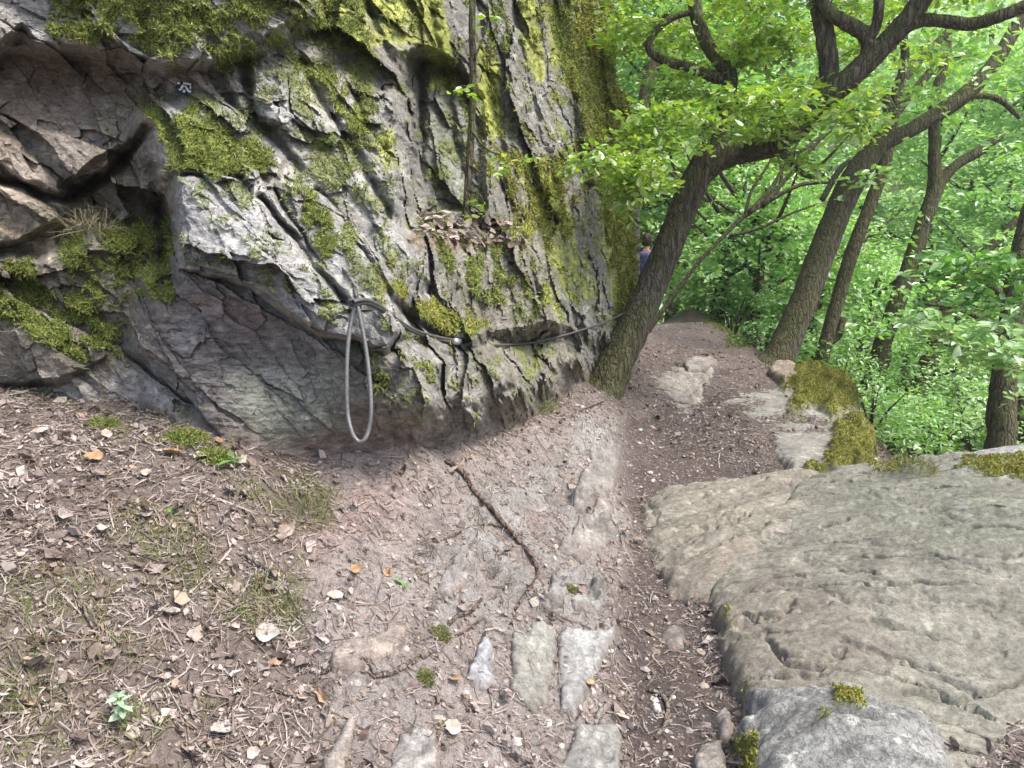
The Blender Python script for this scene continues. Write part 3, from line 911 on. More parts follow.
def slab(name, poly, tops, label, cat, mat, res=.012, edge=.06, h=.05, tint=(.25, .235, .21), fol=0.0, amp=.012, rib=.008, mossy=(), on_g=False, warp=.03, group=None, face=.02, sq=(9, 2.5), lichen=0.0, facs=6, humps=0.0, stain=None, cracks=(), terr=0.0, grow=1.0, lich2=0.0):
    """a stone bedded in the ground: outline and top given by pixels of the photograph with heights"""
    if on_g:
        pts = np.array([on_ground(p[0], p[1]) for p in poly])
    else:
        pts = np.array([Wz(p[0], p[1], p[2]) for p in poly])
    org = pts.mean(0); pts = org + (pts - org) * grow; P2 = pts[:, :2]
    lo = P2.min(0) - .12; hi = P2.max(0) + .12
    nx, ny = int((hi[0] - lo[0]) / res) + 2, int((hi[1] - lo[1]) / res) + 2
    X, Y = np.meshgrid(np.linspace(lo[0], hi[0], nx), np.linspace(lo[1], hi[1], ny))
    x, y = X.ravel(), Y.ravel()
    s_ = np.column_stack([x, y, 0 * x])
    wx_ = x + warp * fbm(s_ * 9, 4, 201); wy_ = y + warp * fbm(s_ * 9 + 7, 4, 202)
    sd = polysd(wx_, wy_, P2)
    gz = ground_z(x, y)
    if tops is None:
        top = gz + h
    else:
        tp = np.array([Wz(*t) for t in tops])
        top = RBF(tp[:, :2], tp[:, 2], 5e-3)(np.column_stack([x, y]))
    a = R(fol)
    al = x * math.cos(a) + y * math.sin(a); ac = -x * math.sin(a) + y * math.cos(a)
    ac = ac + .06 * fbm(s_ * 1.6, 3, 203)
    fz, fe, fid = facet(np.column_stack([al * facs * .35, ac * facs, 0 * x]), 205, .7)
    fz = fz * sst(.02, .28, fe)
    rb = fbm(np.column_stack([al * sq[1] * .5, ac * sq[0] * 1.6, 0 * x]), 5, 206, ridged=True)
    fn = fbm(s_ * 45, 4, 207); md = fbm(s_ * 4, 4, 208)
    prof = 1 - np.exp(-np.maximum(sd, 0) / edge * 2.2)
    z = top - (top - gz + .03) * (1 - prof) + prof * (amp * fz + rib * rb + .35 * amp * md * 3) + .0035 * fn + 0 * x
    z = np.where(sd < 0, gz - .03 + sd * 3, z)
    if terr:
        tq = ac * 8 + 1.5 * fbm(s_ * 2.2, 4, 221) + .35 * fbm(s_ * 14, 3, 222)
        sw = tq - np.floor(tq); lay_id = np.floor(tq)
        msk = sst(-.1, .35, fbm(np.column_stack([al * 1.5, lay_id * .77, 0 * al]), 3, 223) + .5 * fbm(s_ * 1.3, 2, 224))
        z = z - prof * terr * msk * (1 - np.minimum(sw / .82, (1 - sw) / .18))
        gq = np.minimum(sw, 1 - sw) / .085
        z = z - prof * terr * .75 * np.exp(-gq ** 2) * sst(.0, .4, fbm(np.column_stack([al * 2.6, lay_id * 1.31, 0 * al]), 3, 226) + .25)
        z = z - prof * terr * .6 * sst(.32, .6, fbm(s_ * 10, 4, 225)) * msk
    mo = np.zeros(len(x))
    V = np.column_stack([x, y, z])
    ppx, ppy, _ = proj(V)
    ppx = ppx + 10 * md; ppy = ppy + 8 * fbm(s_ * 9, 3, 212)
    for pl, st in mossy:
        mo = np.maximum(mo, st * sst(-9, 9, polysd(ppx, ppy, pl)))
    mo = sst(.22, .72, mo * .75 + .42 * fbm(s_ * 16, 4, 209) + .2 * md)
    for cp, cdp, cw in cracks:
        z = z - 1.7 * cdp * np.exp(-(linedist(ppx + 5 * fbm(s_ * 20, 3, 231), ppy + 5 * fbm(s_ * 20, 3, 232), cp) / np.maximum(cw * .8, 2.6)) ** 2) * prof * (.65 + .5 * fbm(s_ * 6, 2, 233))
    z = z + mo * humps * np.maximum(0, fbm(s_ * 5.5, 3, 210) + .15)
    z = z + mo * (.02 + .02 * np.maximum(0, fbm(s_ * 14, 3, 213) + .2)); V[:, 2] = z
    tcol = np.tile(np.array(tint), (len(x), 1)) * (1 + .16 * md + .16 * (fid - .5) + .14 * rb)[:, None]
    if stain is not None:
        for pl, colr, st in stain:
            m = st * sst(-22, 22, polysd(ppx, ppy, pl)); tcol = tcol * (1 - m[:, None]) + np.array(colr) * m[:, None]
    if lichen:
        lm = sst(.1, .35, fbm(s_ * 16, 5, 211)) * lichen
        tcol = tcol * (1 - lm[:, None]) + np.array([.50, .50, .47]) * lm[:, None]
    if lich2:
        lm = sst(.30, .42, fbm(s_ * 5, 5, 241) * .8 + .25 * fbm(s_ * 30, 3, 242)) * lich2
        tcol = tcol * (1 - lm[:, None]) + np.array([.27, .275, .245]) * lm[:, None]
        lm = sst(.2, .5, fbm(s_ * 3 + 5, 4, 243)) * .5
        tcol = tcol * (1 - lm[:, None]) + np.array([.115, .115, .085]) * lm[:, None]
    dirt = sst(.03, -.01, sd - .03 * np.maximum(0, fbm(s_ * 18, 4, 217) + .1)) * .85
    tcol = tcol * (1 - dirt[:, None]) + np.array([.15, .115, .095]) * dirt[:, None]
    mcol = np.array([.15, .16, .034]) * (1 + .5 * fbm(s_ * 20, 3, 214))[:, None]
    tcol = tcol * (1 - mo[:, None]) + mcol * mo[:, None]
    keep = sd > -.035
    fq = grid_faces(nx, ny).reshape(-1, 4)
    fq = fq[keep[fq].all(1)]
    used, inv = np.unique(fq, return_inverse=True)
    me = mesh_from(name, V[used] - org, inv.reshape(-1), 4)
    vattr(me, 'tint', np.clip(tcol[used], .02, .8)); vattr(me, 'moss', mo[used])
    o = put(name, me, mat, loc=org)
    if label: tag(o, label, cat, group)
    o_data[name + str(len(o_data))] = (o, V[used], mo[used])
    return o, V[used], mo[used], me


o_data = {}
BIG = slab('boulder',
           [(706, 596, .0), (714, 565, .06), (740, 535, .1), (765, 508, .14), (792, 478, .2), (830, 462, .25), (880, 456, .3), (960, 446, .38), (1030, 438, .45), (1150, 425, .5), (1300, 520, .3), (1300, 650, .2), (1080, 690, .12), (1018, 732, .06), (985, 790, .05), (900, 800, .04), (760, 745, .0), (735, 690, .0), (716, 650, .0)],
           [(712, 600, .06), (735, 560, .09), (785, 500, .16), (880, 460, .30), (960, 448, .38), (1030, 440, .45), (900, 520, .28), (1024, 520, .38), (820, 570, .18), (900, 620, .2), (1024, 620, .22), (750, 640, .085), (830, 670, .12), (940, 690, .11), (1000, 665, .14), (1250, 560, .3), (1150, 430, .48), (860, 560, .21), (780, 560, .14)],
           'huge smooth grey-green boulder with fine wavy layers right of the path', 'boulder', M_SLAB, .005, .055, terr=.04, lich2=.7, tint=(.175, .17, .138), fol=-14, amp=.013,
           cracks=[([(722, 632), (745, 622), (768, 618), (792, 602)], .035, 4), ([(765, 640), (790, 660), (812, 668), (840, 658)], .03, 3.5), ([(700, 560), (735, 530), (765, 512)], .02, 3), ([(840, 640), (880, 655), (930, 672), (975, 690)], .022, 3), ([(775, 585), (820, 590), (880, 612)], .01, 2.5), ([(800, 560), (860, 575), (930, 600), (1000, 605)], .009, 2.5), ([(820, 540), (900, 548), (990, 570)], .008, 2.5), ([(905, 690), (950, 700), (1000, 690), (1040, 670)], .03, 4), ([(850, 490), (900, 500), (960, 520)], .008, 3)], rib=.014, sq=(6, .9), facs=4, warp=.05,
           mossy=[([(955, 458), (1030, 452), (1030, 482), (990, 478), (960, 470)], .75), ([(868, 462), (905, 456), (925, 466), (890, 478), (865, 480)], .6), ([(715, 610), (735, 600), (745, 660), (760, 700), (735, 700)], .4)],
           stain=[([(1000, 440), (1060, 438), (1060, 470), (950, 470), (965, 452)], (.27, .27, .28), .8), ([(760, 560), (870, 610), (900, 660), (800, 700), (730, 680), (715, 610)], (.17, .15, .122), .7), ([(800, 480), (960, 460), (1060, 500), (1060, 560), (880, 540)], (.145, .152, .115), .6)])
slab('flat_stone', [(636, 506, .05), (650, 486, .07), (690, 478, .1), (745, 472, .12), (800, 468, .14), (830, 464, .18), (850, 500, .2), (800, 560, .12), (742, 572, .08), (712, 562, .06), (676, 562, .04), (650, 558, .03), (640, 532, .04)],
     [(645, 505, .065), (700, 485, .11), (790, 472, .165), (730, 530, .115), (670, 550, .045), (800, 530, .16)], 'flat tan slab in the path against the upper left of the big boulder', 'stone slab', M_SLAB, .007, .09, tint=(.18, .165, .135), fol=24, cracks=[([(650, 560), (680, 540), (715, 522), (745, 512)], .03, 3.5), ([(645, 500), (655, 515), (650, 535)], .02, 3), ([(690, 500), (730, 490), (790, 486)], .012, 3)], amp=.03, rib=.010, warp=.08, terr=.032, lich2=.4)
slab('flat_stone', [(660, 568, .02), (700, 552, .05), (742, 530, .08), (790, 540, .1), (770, 590, .06), (730, 640, .0), (712, 606, .0), (690, 600, 0), (668, 594, .0)],
     [(672, 575, .035), (705, 560, .075), (740, 538, .11), (705, 590, .03), (770, 570, .09)], 'small tan ledge wedged between the flat tan slab and the big boulder', 'stone slab', M_SLAB, .007, .07, tint=(.18, .16, .13), fol=30, amp=.035, warp=.07)
GRY = slab('boulder', [(741, 706, .02), (760, 692, .06), (800, 688, .12), (850, 688, .14), (905, 702, .14), (945, 722, .12), (968, 800, .05), (960, 900, 0), (750, 900, 0), (738, 760, 0)],
           [(752, 712, .11), (800, 694, .165), (850, 694, .19), (905, 708, .17), (940, 730, .15), (800, 768, .16), (900, 768, .18), (850, 880, .12)],
           'pale grey lichen-covered boulder in front of the big boulder', 'boulder', M_LICHEN_ROCK, .0055, .06, tint=(.205, .205, .193), amp=.06, rib=.01, facs=9, lichen=.42, warp=.07,
           mossy=[([(832, 688), (862, 690), (862, 712), (838, 708)], 1.0), ([(820, 710), (835, 712), (832, 722), (820, 720)], .7), ([(722, 736), (758, 734), (760, 790), (722, 790)], 1.0), ([(945, 735), (960, 738), (955, 760), (945, 750)], .7)])
MSL = slab('flat_stone', [(712, 402, .14), (736, 394, .15), (770, 388, .17), (782, 378, .18), (800, 370, .18), (838, 376, .18), (862, 388, .14), (866, 410, .1), (874, 432, .08), (872, 462, .06), (840, 468, .08), (806, 466, .1), (800, 474, .1), (786, 468, .1), (770, 442, .11), (745, 420, .12)],
           [(720, 402, .145), (780, 390, .175), (800, 374, .205), (840, 380, .205), (858, 392, .165), (860, 420, .13), (870, 440, .12), (860, 462, .1), (800, 460, .11), (760, 425, .13), (820, 420, .15), (795, 440, .125)],
           'grey stone slab with thick yellow-green moss at the outer edge of the path', 'stone slab', M_SLAB, .009, .10, tint=(.195, .188, .167), fol=-20, amp=.018, warp=.1,
           mossy=[([(770, 376), (800, 364), (845, 368), (876, 388), (872, 414), (848, 412), (832, 420), (815, 408), (798, 416), (784, 408), (795, 396), (782, 388)], .9), ([(838, 424), (850, 416), (880, 420), (886, 475), (795, 480), (808, 466), (822, 462), (824, 446)], .9), ([(776, 412), (812, 414), (806, 426), (780, 424)], .5)], humps=.17)
slab('flat_stone', [(648, 392, .13), (676, 380, .14), (700, 376, .15), (716, 380, .15), (704, 398, .13), (694, 418, .12), (686, 434, .1), (672, 416, .11), (658, 404, .12)], None, 'light jagged rock in the middle of the path beside the leaning oak', 'stone slab', M_SLAB, .009, .09, h=.02, tint=(.215, .195, .17), fol=40, amp=.06, warp=.12)
slab('stone', [(682, 374, .2), (692, 370, .2), (712, 369, .2), (718, 373, .2), (705, 378, .2), (686, 379, .2)], None, 'low dark step of stone across the path, farthest of the path stones', 'stone', M_SLAB, .012, .02, h=.06, tint=(.22, .2, .18), amp=.02)
slab('stone', [(765, 382, .15), (775, 370, .18), (795, 368, .2), (802, 378, .19), (785, 388, .17)], None, 'brown knobbly stone at the path edge behind the mossy slab', 'stone', M_SLAB, .012, .04, h=.1, tint=(.2, .165, .13), amp=.05)
SL = [
    ([(513, 638), (530, 631), (548, 632), (558, 640), (556, 668), (548, 692), (538, 712), (524, 700), (513, 690)], 'large greenish grey flat stone, middle of three in the pink bank', (.285, .285, .245), .035, 82),
    ([(560, 645), (566, 634), (590, 640), (612, 626), (610, 648), (592, 684), (578, 712), (562, 704)], 'pointed pale grey flat stone beside the greenish grey one', (.33, .33, .315), .035, 70),
    ([(463, 686), (472, 662), (484, 638), (494, 648), (500, 690), (484, 692)], 'bluish grey triangular flat stone in the pink bank', (.31, .32, .34), .03, 75),
    ([(592, 716), (606, 700), (620, 686), (622, 698), (608, 716), (598, 724)], 'narrow grey stone below the pointed pale one', (.3, .29, .27), .025, 60),
    ([(556, 775), (575, 740), (600, 730), (620, 738), (618, 775), (600, 800), (565, 800)], 'rounded grey stone at the foot of the pink bank near the trough', (.27, .265, .24), .04, 70),
    ([(384, 790), (398, 742), (414, 730), (436, 738), (440, 775), (420, 800)], 'pale grey stone breaking through the soil beside the long pale leaf', (.30, .28, .26), .03, 60),
    ([(320, 775), (335, 738), (350, 722), (356, 735), (345, 785), (325, 795)], 'pale tan rib of stone at the lower end of the bank', (.32, .28, .245), .03, 62),
    ([(545, 595), (556, 572), (572, 570), (580, 586), (566, 604), (552, 606)], 'small grey stone above the three flat stones', (.3, .29, .275), .03, 75),
    ([(574, 600), (592, 582), (606, 586), (606, 606), (590, 618), (578, 614)], 'squarish grey stone next to the moss crack in the bank', (.31, .305, .285), .03, 75),
    ([(440, 590), (452, 566), (470, 552), (480, 560), (470, 582), (452, 600)], 'small mauve-grey stone in the bank below the long root', (.3, .27, .255), .03, 60),
    ([(332, 664), (362, 640), (398, 626), (412, 632), (396, 655), (362, 672), (338, 676)], 'flat tan streaked rock beneath the curled root', (.31, .26, .22), .03, 28),
    ([(560, 548), (580, 520), (600, 500), (612, 512), (606, 545), (584, 562)], 'tan ribbed rock edge above the trough', (.3, .27, .24), .04, 66),
    ([(574, 492), (592, 455), (612, 448), (618, 470), (608, 498), (588, 506)], 'upper ribbed rock edge next to the dark path hollow', (.29, .265, .24), .04, 68),
    ([(660, 640), (668, 628), (684, 632), (686, 648), (672, 654)], 'dark flat stone half buried in the trough', (.2, .17, .15), .02, 40),
    ([(712, 725), (724, 712), (732, 722), (730, 742), (716, 742)], 'small tan stone at the left foot of the pale lichen boulder', (.28, .25, .215), .04, 40),
    ([(690, 762), (704, 744), (724, 750), (726, 780), (700, 790)], 'tan block in the trough at the corner of the pale lichen boulder', (.29, .26, .225), .05, 40),
]
for poly, lab, tint, h, fol in SL:
    slab('stone', [(p[0], p[1], 0) for p in poly], None, lab, 'stone', M_SLAB, .005, .02, h=h * .6, tint=tuple((.8 * c + .2 * sum(tint) / 3) * .7 for c in tint), fol=fol, amp=.02, rib=.006, on_g=True, warp=.03, facs=12, sq=(26, 5), grow=1.16)
# the light tops and edges of broken rock low on the bank
# ================================================================== TREES
BARK_DARK = mat_bark('oak_bark', (.055, .046, .038), (.19, .165, .14), .5)
BARK_FAR = mat_bark('far_bark', (.045, .038, .03), (.145, .125, .10), .45)
OAK = mat_leaf('oak_leaf', [(0, (.16, .30, .03)), (.5, (.26, .42, .055)), (1, (.42, .52, .10))], .5, .12)
LEAF_A = mat_leaf('beech_leaf', [(0, (0.177, 0.371, 0.090)), (.5, (0.264, 0.488, 0.146)), (1, (0.412, 0.604, 0.246))], .5, .12)
LEAF_B = mat_leaf('hornbeam_leaf', [(0, (0.206, 0.413, 0.146)), (.5, (0.304, 0.530, 0.213)), (1, (0.451, 0.657, 0.347))], .5, .08)
LEAF_D = mat_leaf('deep_green_leaf', [(0, (.07, .21, .045)), (.6, (.13, .31, .07)), (1, (.24, .42, .11))], .42, .09)
LEAF_P = mat_leaf('pale_leaf', [(0, (0.245, 0.424, 0.202)), (.5, (0.353, 0.530, 0.291)), (1, (0.490, 0.636, 0.426))], .45, .1)
LEAF_F = mat_leaf('far_leaf', [(0, (0.294, 0.488, 0.224)), (.5, (0.412, 0.615, 0.336)), (1, (0.549, 0.720, 0.482))], .5, .08)  # haze and brightness of the far wood put into a paler leaf colour

# leaf outlines: y along the leaf, two halves folded at the rib
_ok = [(0, 0), (.10, .10), (.09, .20), (.22, .32), (.17, .42), (.30, .55), (.22, .66), (.27, .78), (.16, .90), (0, 1.0)]
OAKV = np.array([(x, y, .22 * abs(x) - .12 * (y - .4) ** 2) for x, y in _ok] + [(-x, y, .22 * abs(x) - .12 * (y - .4) ** 2) for x, y in _ok[1:-1][::-1]])
OAKF = [list(range(0, 10)), [0, 9] + list(range(10, 18))]
_el = [(0, 0), (.22, .25), (.27, .5), (.17, .8), (0, 1.0)]
ELV = np.array([(x, y, .3 * abs(x) - .15 * (y - .4) ** 2) for x, y in _el] + [(-x, y, .3 * abs(x) - .15 * (y - .4) ** 2) for x, y in _el[1:-1][::-1]])
ELF = [[0, 1, 2, 3, 4], [0, 4, 5, 6, 7]]
DIV = np.array([(0, 0, 0), (.3, .45, .1), (0, 1, -.06), (-.3, .45, .1)])
DIF = [[0, 1, 2], [0, 2, 3]]


def leaves(C, size, shape='el', droop=.4, spread=.55, dirs=None):
    """leaf-shaped faces at C; blade normals mostly up, tips hanging a little"""
    n = len(C)
    z = np.tile([0, 0, 1.0], (n, 1)) + spread * rng.normal(size=(n, 3))
    z /= np.linalg.norm(z, axis=1)[:, None]
    t = rng.normal(size=(n, 3)) if dirs is None else dirs + .45 * rng.normal(size=(n, 3))
    t[:, 2] -= droop
    y = t - z * (t * z).sum(1)[:, None]; y /= np.linalg.norm(y, axis=1)[:, None] + 1e-9
    x = np.cross(y, z)
    Rm = np.stack([x, y, z], 2)
    S = size * (.65 + .6 * rng.random(n))
    S3 = np.column_stack([S * (.85 + .3 * rng.random(n)), S, S])
    V_, F_ = {'oak': (OAKV, OAKF), 'el': (ELV, ELF), 'di': (DIV, DIF)}[shape]
    return (*stamp(V_, F_, C, Rm, S3), len(F_[0]))


def sprays(cen, rad, n_spray, per, srad, seed=None):
    """points of leaves gathered in flat sprays inside an ellipsoid -> points, outward directions"""
    u = rng.normal(size=(n_spray, 3)); u /= np.linalg.norm(u, axis=1)[:, None]
    rr_ = rng.random(n_spray) ** (1 / 2.2)
    sc = np.asarray(cen) + u * rr_[:, None] * np.asarray(rad)
    # every spray grows in one direction, with a slight tilt
    dirn = u * np.array([1, 1, .25]) + .5 * rng.normal(size=(n_spray, 3)); dirn[:, 2] *= .4
    dirn /= np.linalg.norm(dirn, axis=1)[:, None]
    side = np.cross(dirn, [0, 0, 1.0]); side /= np.linalg.norm(side, axis=1)[:, None] + 1e-9
    a = (rng.random((n_spray, per)) - .35) * 2; b = rng.normal(size=(n_spray, per)) * .5
    h = rng.normal(size=(n_spray, per)) * .16
    P = sc[:, None] + srad * (a[..., None] * dirn[:, None] + (b * (1.1 - .4 * np.abs(a)))[..., None] * side[:, None])
    P[..., 2] += srad * (h - .18 * a ** 2)
    d = dirn[:, None] + np.sign(b)[..., None] * side[:, None] * .8
    return P.reshape(-1, 3), d.reshape(-1, 3), sc, dirn


class Leafage:
    def __init__(s): s.P = []; s.D = []; s.S = []; s.tw = []
    def clump(s, cen, rad, n_spray, per=14, srad=.16):
        P, D, sc, dr = sprays(cen, rad, n_spray, per, srad)
        s.P.append(P); s.D.append(D)
        s.S += [(a - d * srad * .8, a + d * srad * .8) for a, d in zip(sc, dr)]
    def build(s, name, mat, parent, size, shape='el', droop=.4, spread=.55, org=(0, 0, 0)):
        P = np.vstack(s.P); D = np.vstack(s.D)
        V, Fa, k = leaves(P, size, shape, droop, spread, D)
        me = mesh_from(name, V - np.asarray(org), Fa, k, False)
        return put(name, me, mat, parent)
    def twigs(s, mat, parent, r=.004, org=(0, 0, 0), step=1):
        b = Bag()
        for a, e in s.S[::step]:
            m = (a + e) / 2 + rng.normal(size=3) * .02
            b.add(*tube([a - np.asarray(org), m - np.asarray(org), e - np.asarray(org)], [r, r * .8, r * .4], 3, 2, cap=False))
        o = put('twigs', b.mesh('twigs'), mat, parent); o['kind'] = 'stuff'; return o


def pxl(pts, d):
    """limb points: (px, py, depth or None, radius in px) -> points and radii"""
    P = []; r = []
    for p in pts:
        dd = p[3] if len(p) > 3 else d
        P.append(W(p[0], p[1], dd)); r.append(p[2] * dd / F)
    return np.array(P), np.array(r)


def limb(name, pts, d, mat, parent, org, nseg=10, per=6, rough=.16, ridge=.06, mosskeys=None, seed=0, bend=.0):
    P, r = pxl(pts, d)
    b = Bag(); b.tube(P - org, r, nseg, per, rough, seed, ridge)
    me = b.mesh(name)
    co = np.empty(len(me.vertices) * 3, np.float32); me.vertices.foreach_get('co', co); co = co.reshape(-1, 3) + org
    nn = normals_of(me)
    up = sst(-.3, .8, nn[:, 2]) * .7 + .25
    if mosskeys is not None:
        up = up * .6 + .6 * sst(.7, 0, co[:, 2] - mosskeys)
    vattr(me, 'moss', np.clip(up, 0, 1))
    return put(name, me, mat, parent)


# ---- the leaning oak by the path (limb pixels, radius in px, depth)
oz = on_ground(606, 390)
org = oz.copy()
oak = empty('oak_tree', org, 'crooked oak leaning from the foot of the cliff over the path', 'tree', 'trees beside the path')
OD = float((oz - EYE) @ FWD) + .06; D5 = OD + .15
print('OAK', oz, OD)
limb('trunk', [(578, 475, 44, OD), (588, 435, 36, OD), (595, 410, 28, OD), (604, 386, 20, OD), (617, 360, 17, OD + .02), (632, 330, 15.5, OD + .06), (650, 290, 14), (667, 250, 13.2), (682, 212, 13), (695, 182, 13.5), (708, 160, 13), (722, 150, 11)], D5, BARK_DARK, oak, org, 56, 22, .14, .09, mosskeys=org[2], seed=3)
LIMBS = [
    [(700, 172, 13.5), (722, 156, 13), (748, 150, 12), (772, 145, 11, 5.65), (800, 126, 11, 5.6), (822, 102, 12, 5.5), (850, 78, 11, 5.4), (885, 44, 10, 5.3), (912, 14, 10, 5.2), (940, -30, 9, 5.1)],
    [(826, 98, 8, 5.5), (829, 70, 9, 5.45), (826, 42, 9, 5.4), (820, 8, 9, 5.35), (815, -40, 8, 5.3)],
    [(870, 58, 8, 5.35), (866, 36, 7, 5.3), (848, 24, 7, 5.28), (830, 12, 6, 5.25), (815, -12, 6, 5.2)],
    [(868, 40, 6, 5.3), (876, 25, 5, 5.25), (879, 5, 5, 5.2), (878, -30, 5, 5.2)],
    [(905, 26, 7, 5.22), (925, 20, 6, 5.2), (950, 22, 6, 5.15), (972, 24, 6, 5.1), (1000, 16, 6, 5.0), (1040, 0, 6, 4.9)],
    [(712, 160, 9), (718, 138, 7), (724, 112, 7.5), (730, 82, 7.5), (726, 68, 7), (712, 52, 6.5), (702, 32, 6.5), (695, 8, 6.5), (690, -35, 6)],
    [(722, 80, 6), (706, 74, 5), (684, 66, 5), (662, 60, 4), (649, 48, 4), (655, 32, 3.5), (672, 18, 3), (692, 12, 3)],
    [(775, 146, 6, 5.65), (790, 160, 4, 5.6), (800, 172, 3, 5.6), (815, 178, 2, 5.55)],
    [(735, 105, 5), (760, 100, 3), (785, 104, 2), (800, 100, 1.5)],
]
for i, L in enumerate(LIMBS):
    limb('limb', L, D5, BARK_DARK, oak, org, 16, 8, .2, .06, seed=10 + i)
lf = Leafage()
for px, py, d, rx, n in [(598, 150, 5.0, 22, 4), (622, 170, 5.05, 24, 6), (650, 168, 5.1, 26, 6), (642, 192, 5.1, 20, 5), (672, 140, 5.3, 20, 5), (638, 125, 5.5, 22, 4), (664, 118, 5.4, 24, 6), (700, 128, 5.4, 24, 5), (690, 95, 6.1, 26, 6), (745, 98, 5.4, 26, 7), (772, 108, 5.3, 24, 6), (795, 90, 5.5, 20, 4),
                         (770, 128, 5.35, 14, 3), (850, 112, 5.1, 18, 5), (862, 128, 5.1, 14, 3), (800, 165, 5.5, 14, 2), (625, 25, 6.2, 34, 9), (652, 25, 6.2, 28, 6), (690, 40, 6.3, 28, 6), (750, 25, 6.0, 34, 10), (785, 45, 6.0, 30, 8), (745, 60, 6.0, 26, 7),
                         (770, -20, 5.4, 50, 12), (850, -30, 5.4, 50, 8), (900, -40, 5.2, 60, 8), (700, -50, 5.4, 60, 12), (620, -50, 5.6, 60, 12), (960, -40, 4.9, 60, 8), (870, 20, 5.9, 22, 3), (930, 45, 5.9, 30, 3), (680, 85, 6.0, 22, 4), (850, 60, 6.1, 22, 4), (810, 30, 6.2, 22, 4)]:
    r = rx * d / F
    lf.clump(W(px, py, d), (r * 1.15, r * 1.1, r * .75), int(n * 1.7) + 1, 24, .15)
lf.build('crown', OAK, oak, .066, 'oak', .5, .55, org)
lf.twigs(BARK_DARK, oak, .0035, org)

# ---- the other trees of the slope
def slope_tree(name, base_px, d, trunk, limbs, clumps, label, leafmat, lsize, shape='el', srad=.2, per=14, nseg=18, group='trees beside the path', dens=1.0):
    P0 = W(trunk[0][0], trunk[0][1], d)
    gzv_ = float(ground_z(P0[0], P0[1])[0]) if P0[1] < 15 else float(gz_smooth([P0[0]], [P0[1]])[0])
    o_ = np.array([P0[0], P0[1], min(gzv_, P0[2])])
    root = empty(name, o_, label, 'tree', group)
    if gzv_ < P0[2] - .05:            # carry the trunk on down to the ground of the slope
        bx, by, _ = proj(np.array([[P0[0] - .1, P0[1], gzv_ - .1]]))
        trunk = [(float(bx[0]), float(by[0]), trunk[0][2] * 1.25)] + list(trunk)
    limb('trunk', trunk, d, BARK_FAR if d > 9 else BARK_DARK, root, o_, nseg, 8, .14, .06, seed=int(d * 10))
    for L in limbs:
        limb('limb', L, d, BARK_FAR if d > 9 else BARK_DARK, root, o_, 10, 6, .14, .04, seed=int(L[0][0]))
    if clumps:
        l_ = Leafage()
        for px, py, dd, rx, n in clumps:
            r = rx * dd / F
            l_.clump(W(px, py, dd), (r, r, r * .6), max(2, int(n * dens)), per, srad)
        l_.build('crown', leafmat, root, lsize, shape, .3, .5, o_)
        l_.twigs(BARK_FAR, root, .005, o_, 2)
    return root


slope_tree('oak_tree', None, 8.6, [(776, 362, 16), (786, 342, 14), (802, 305, 13), (820, 258, 12.5), (838, 212, 12.5), (852, 182, 12), (868, 158, 11), (880, 142, 8.5)],
           [[(872, 152, 8), (885, 142, 8), (910, 130, 7.5), (940, 112, 8), (968, 92, 8), (992, 66, 7), (1010, 38, 6.5), (1034, -5, 6)], [(874, 150, 9), (888, 128, 7), (890, 112, 6), (884, 98, 5)], [(822, 200, 3), (838, 172, 3), (850, 160, 2)], [(958, 98, 5), (980, 96, 3), (1000, 100, 3), (1020, 118, 2)]],
           [(905, 90, 8.2, 40, 8), (850, 70, 8.4, 40, 8), (960, 50, 8.0, 40, 7), (1010, 80, 8.0, 40, 7), (1000, -10, 7.6, 60, 16), (930, -20, 8, 60, 14), (1040, 150, 7.9, 36, 8), (880, 175, 8.3, 22, 4)], 'thick straight oak at the path edge with one long limb bending right', LEAF_A, .11, 'el')
slope_tree('oak_tree', None, 9.6, [(817, 380, 7), (824, 350, 6.5), (836, 305, 6.5), (853, 250, 6.5), (870, 205, 6), (884, 165, 6), (893, 118, 5.5), (903, 78, 6), (930, 50, 4), (960, 20, 3)],
           [[(900, 85, 5), (905, 55, 4), (902, 20, 4), (908, -20, 3)], [(893, 118, 4), (915, 90, 4), (940, 60, 4), (950, 48, 3)], [(826, 345, 4), (838, 335, 4), (843, 318, 3)]],
           [(900, 30, 9.8, 50, 16), (850, 20, 10, 50, 16), (940, 90, 10, 40, 10), (870, 250, 9.9, 26, 5), (860, 330, 9.7, 22, 5)], 'slim dark tree just right of the thick straight oak', LEAF_A, .10)
slope_tree('slope_tree', None, 10.5, [(866, 400, 9), (872, 378, 9), (882, 345, 8), (898, 300, 8), (914, 255, 8), (928, 210, 7), (935, 186, 7), (934, 145, 5), (935, 100, 5), (945, 60, 4), (950, 20, 3)],
           [[(934, 190, 6), (955, 166, 5), (978, 152, 5), (1000, 136, 4)], [(872, 380, 4), (885, 365, 4), (890, 350, 2)], [(915, 255, 3), (930, 270, 2), (950, 275, 2)]],
           [(900, 330, 10.2, 44, 18), (930, 300, 10, 40, 16), (870, 320, 10.4, 34, 10), (950, 120, 10.8, 50, 14), (1000, 170, 10.6, 44, 12), (905, 220, 10.8, 40, 10), (960, 200, 11, 40, 10)], 'leaning slope tree with a Y fork behind the long bending limb', LEAF_B, .10)
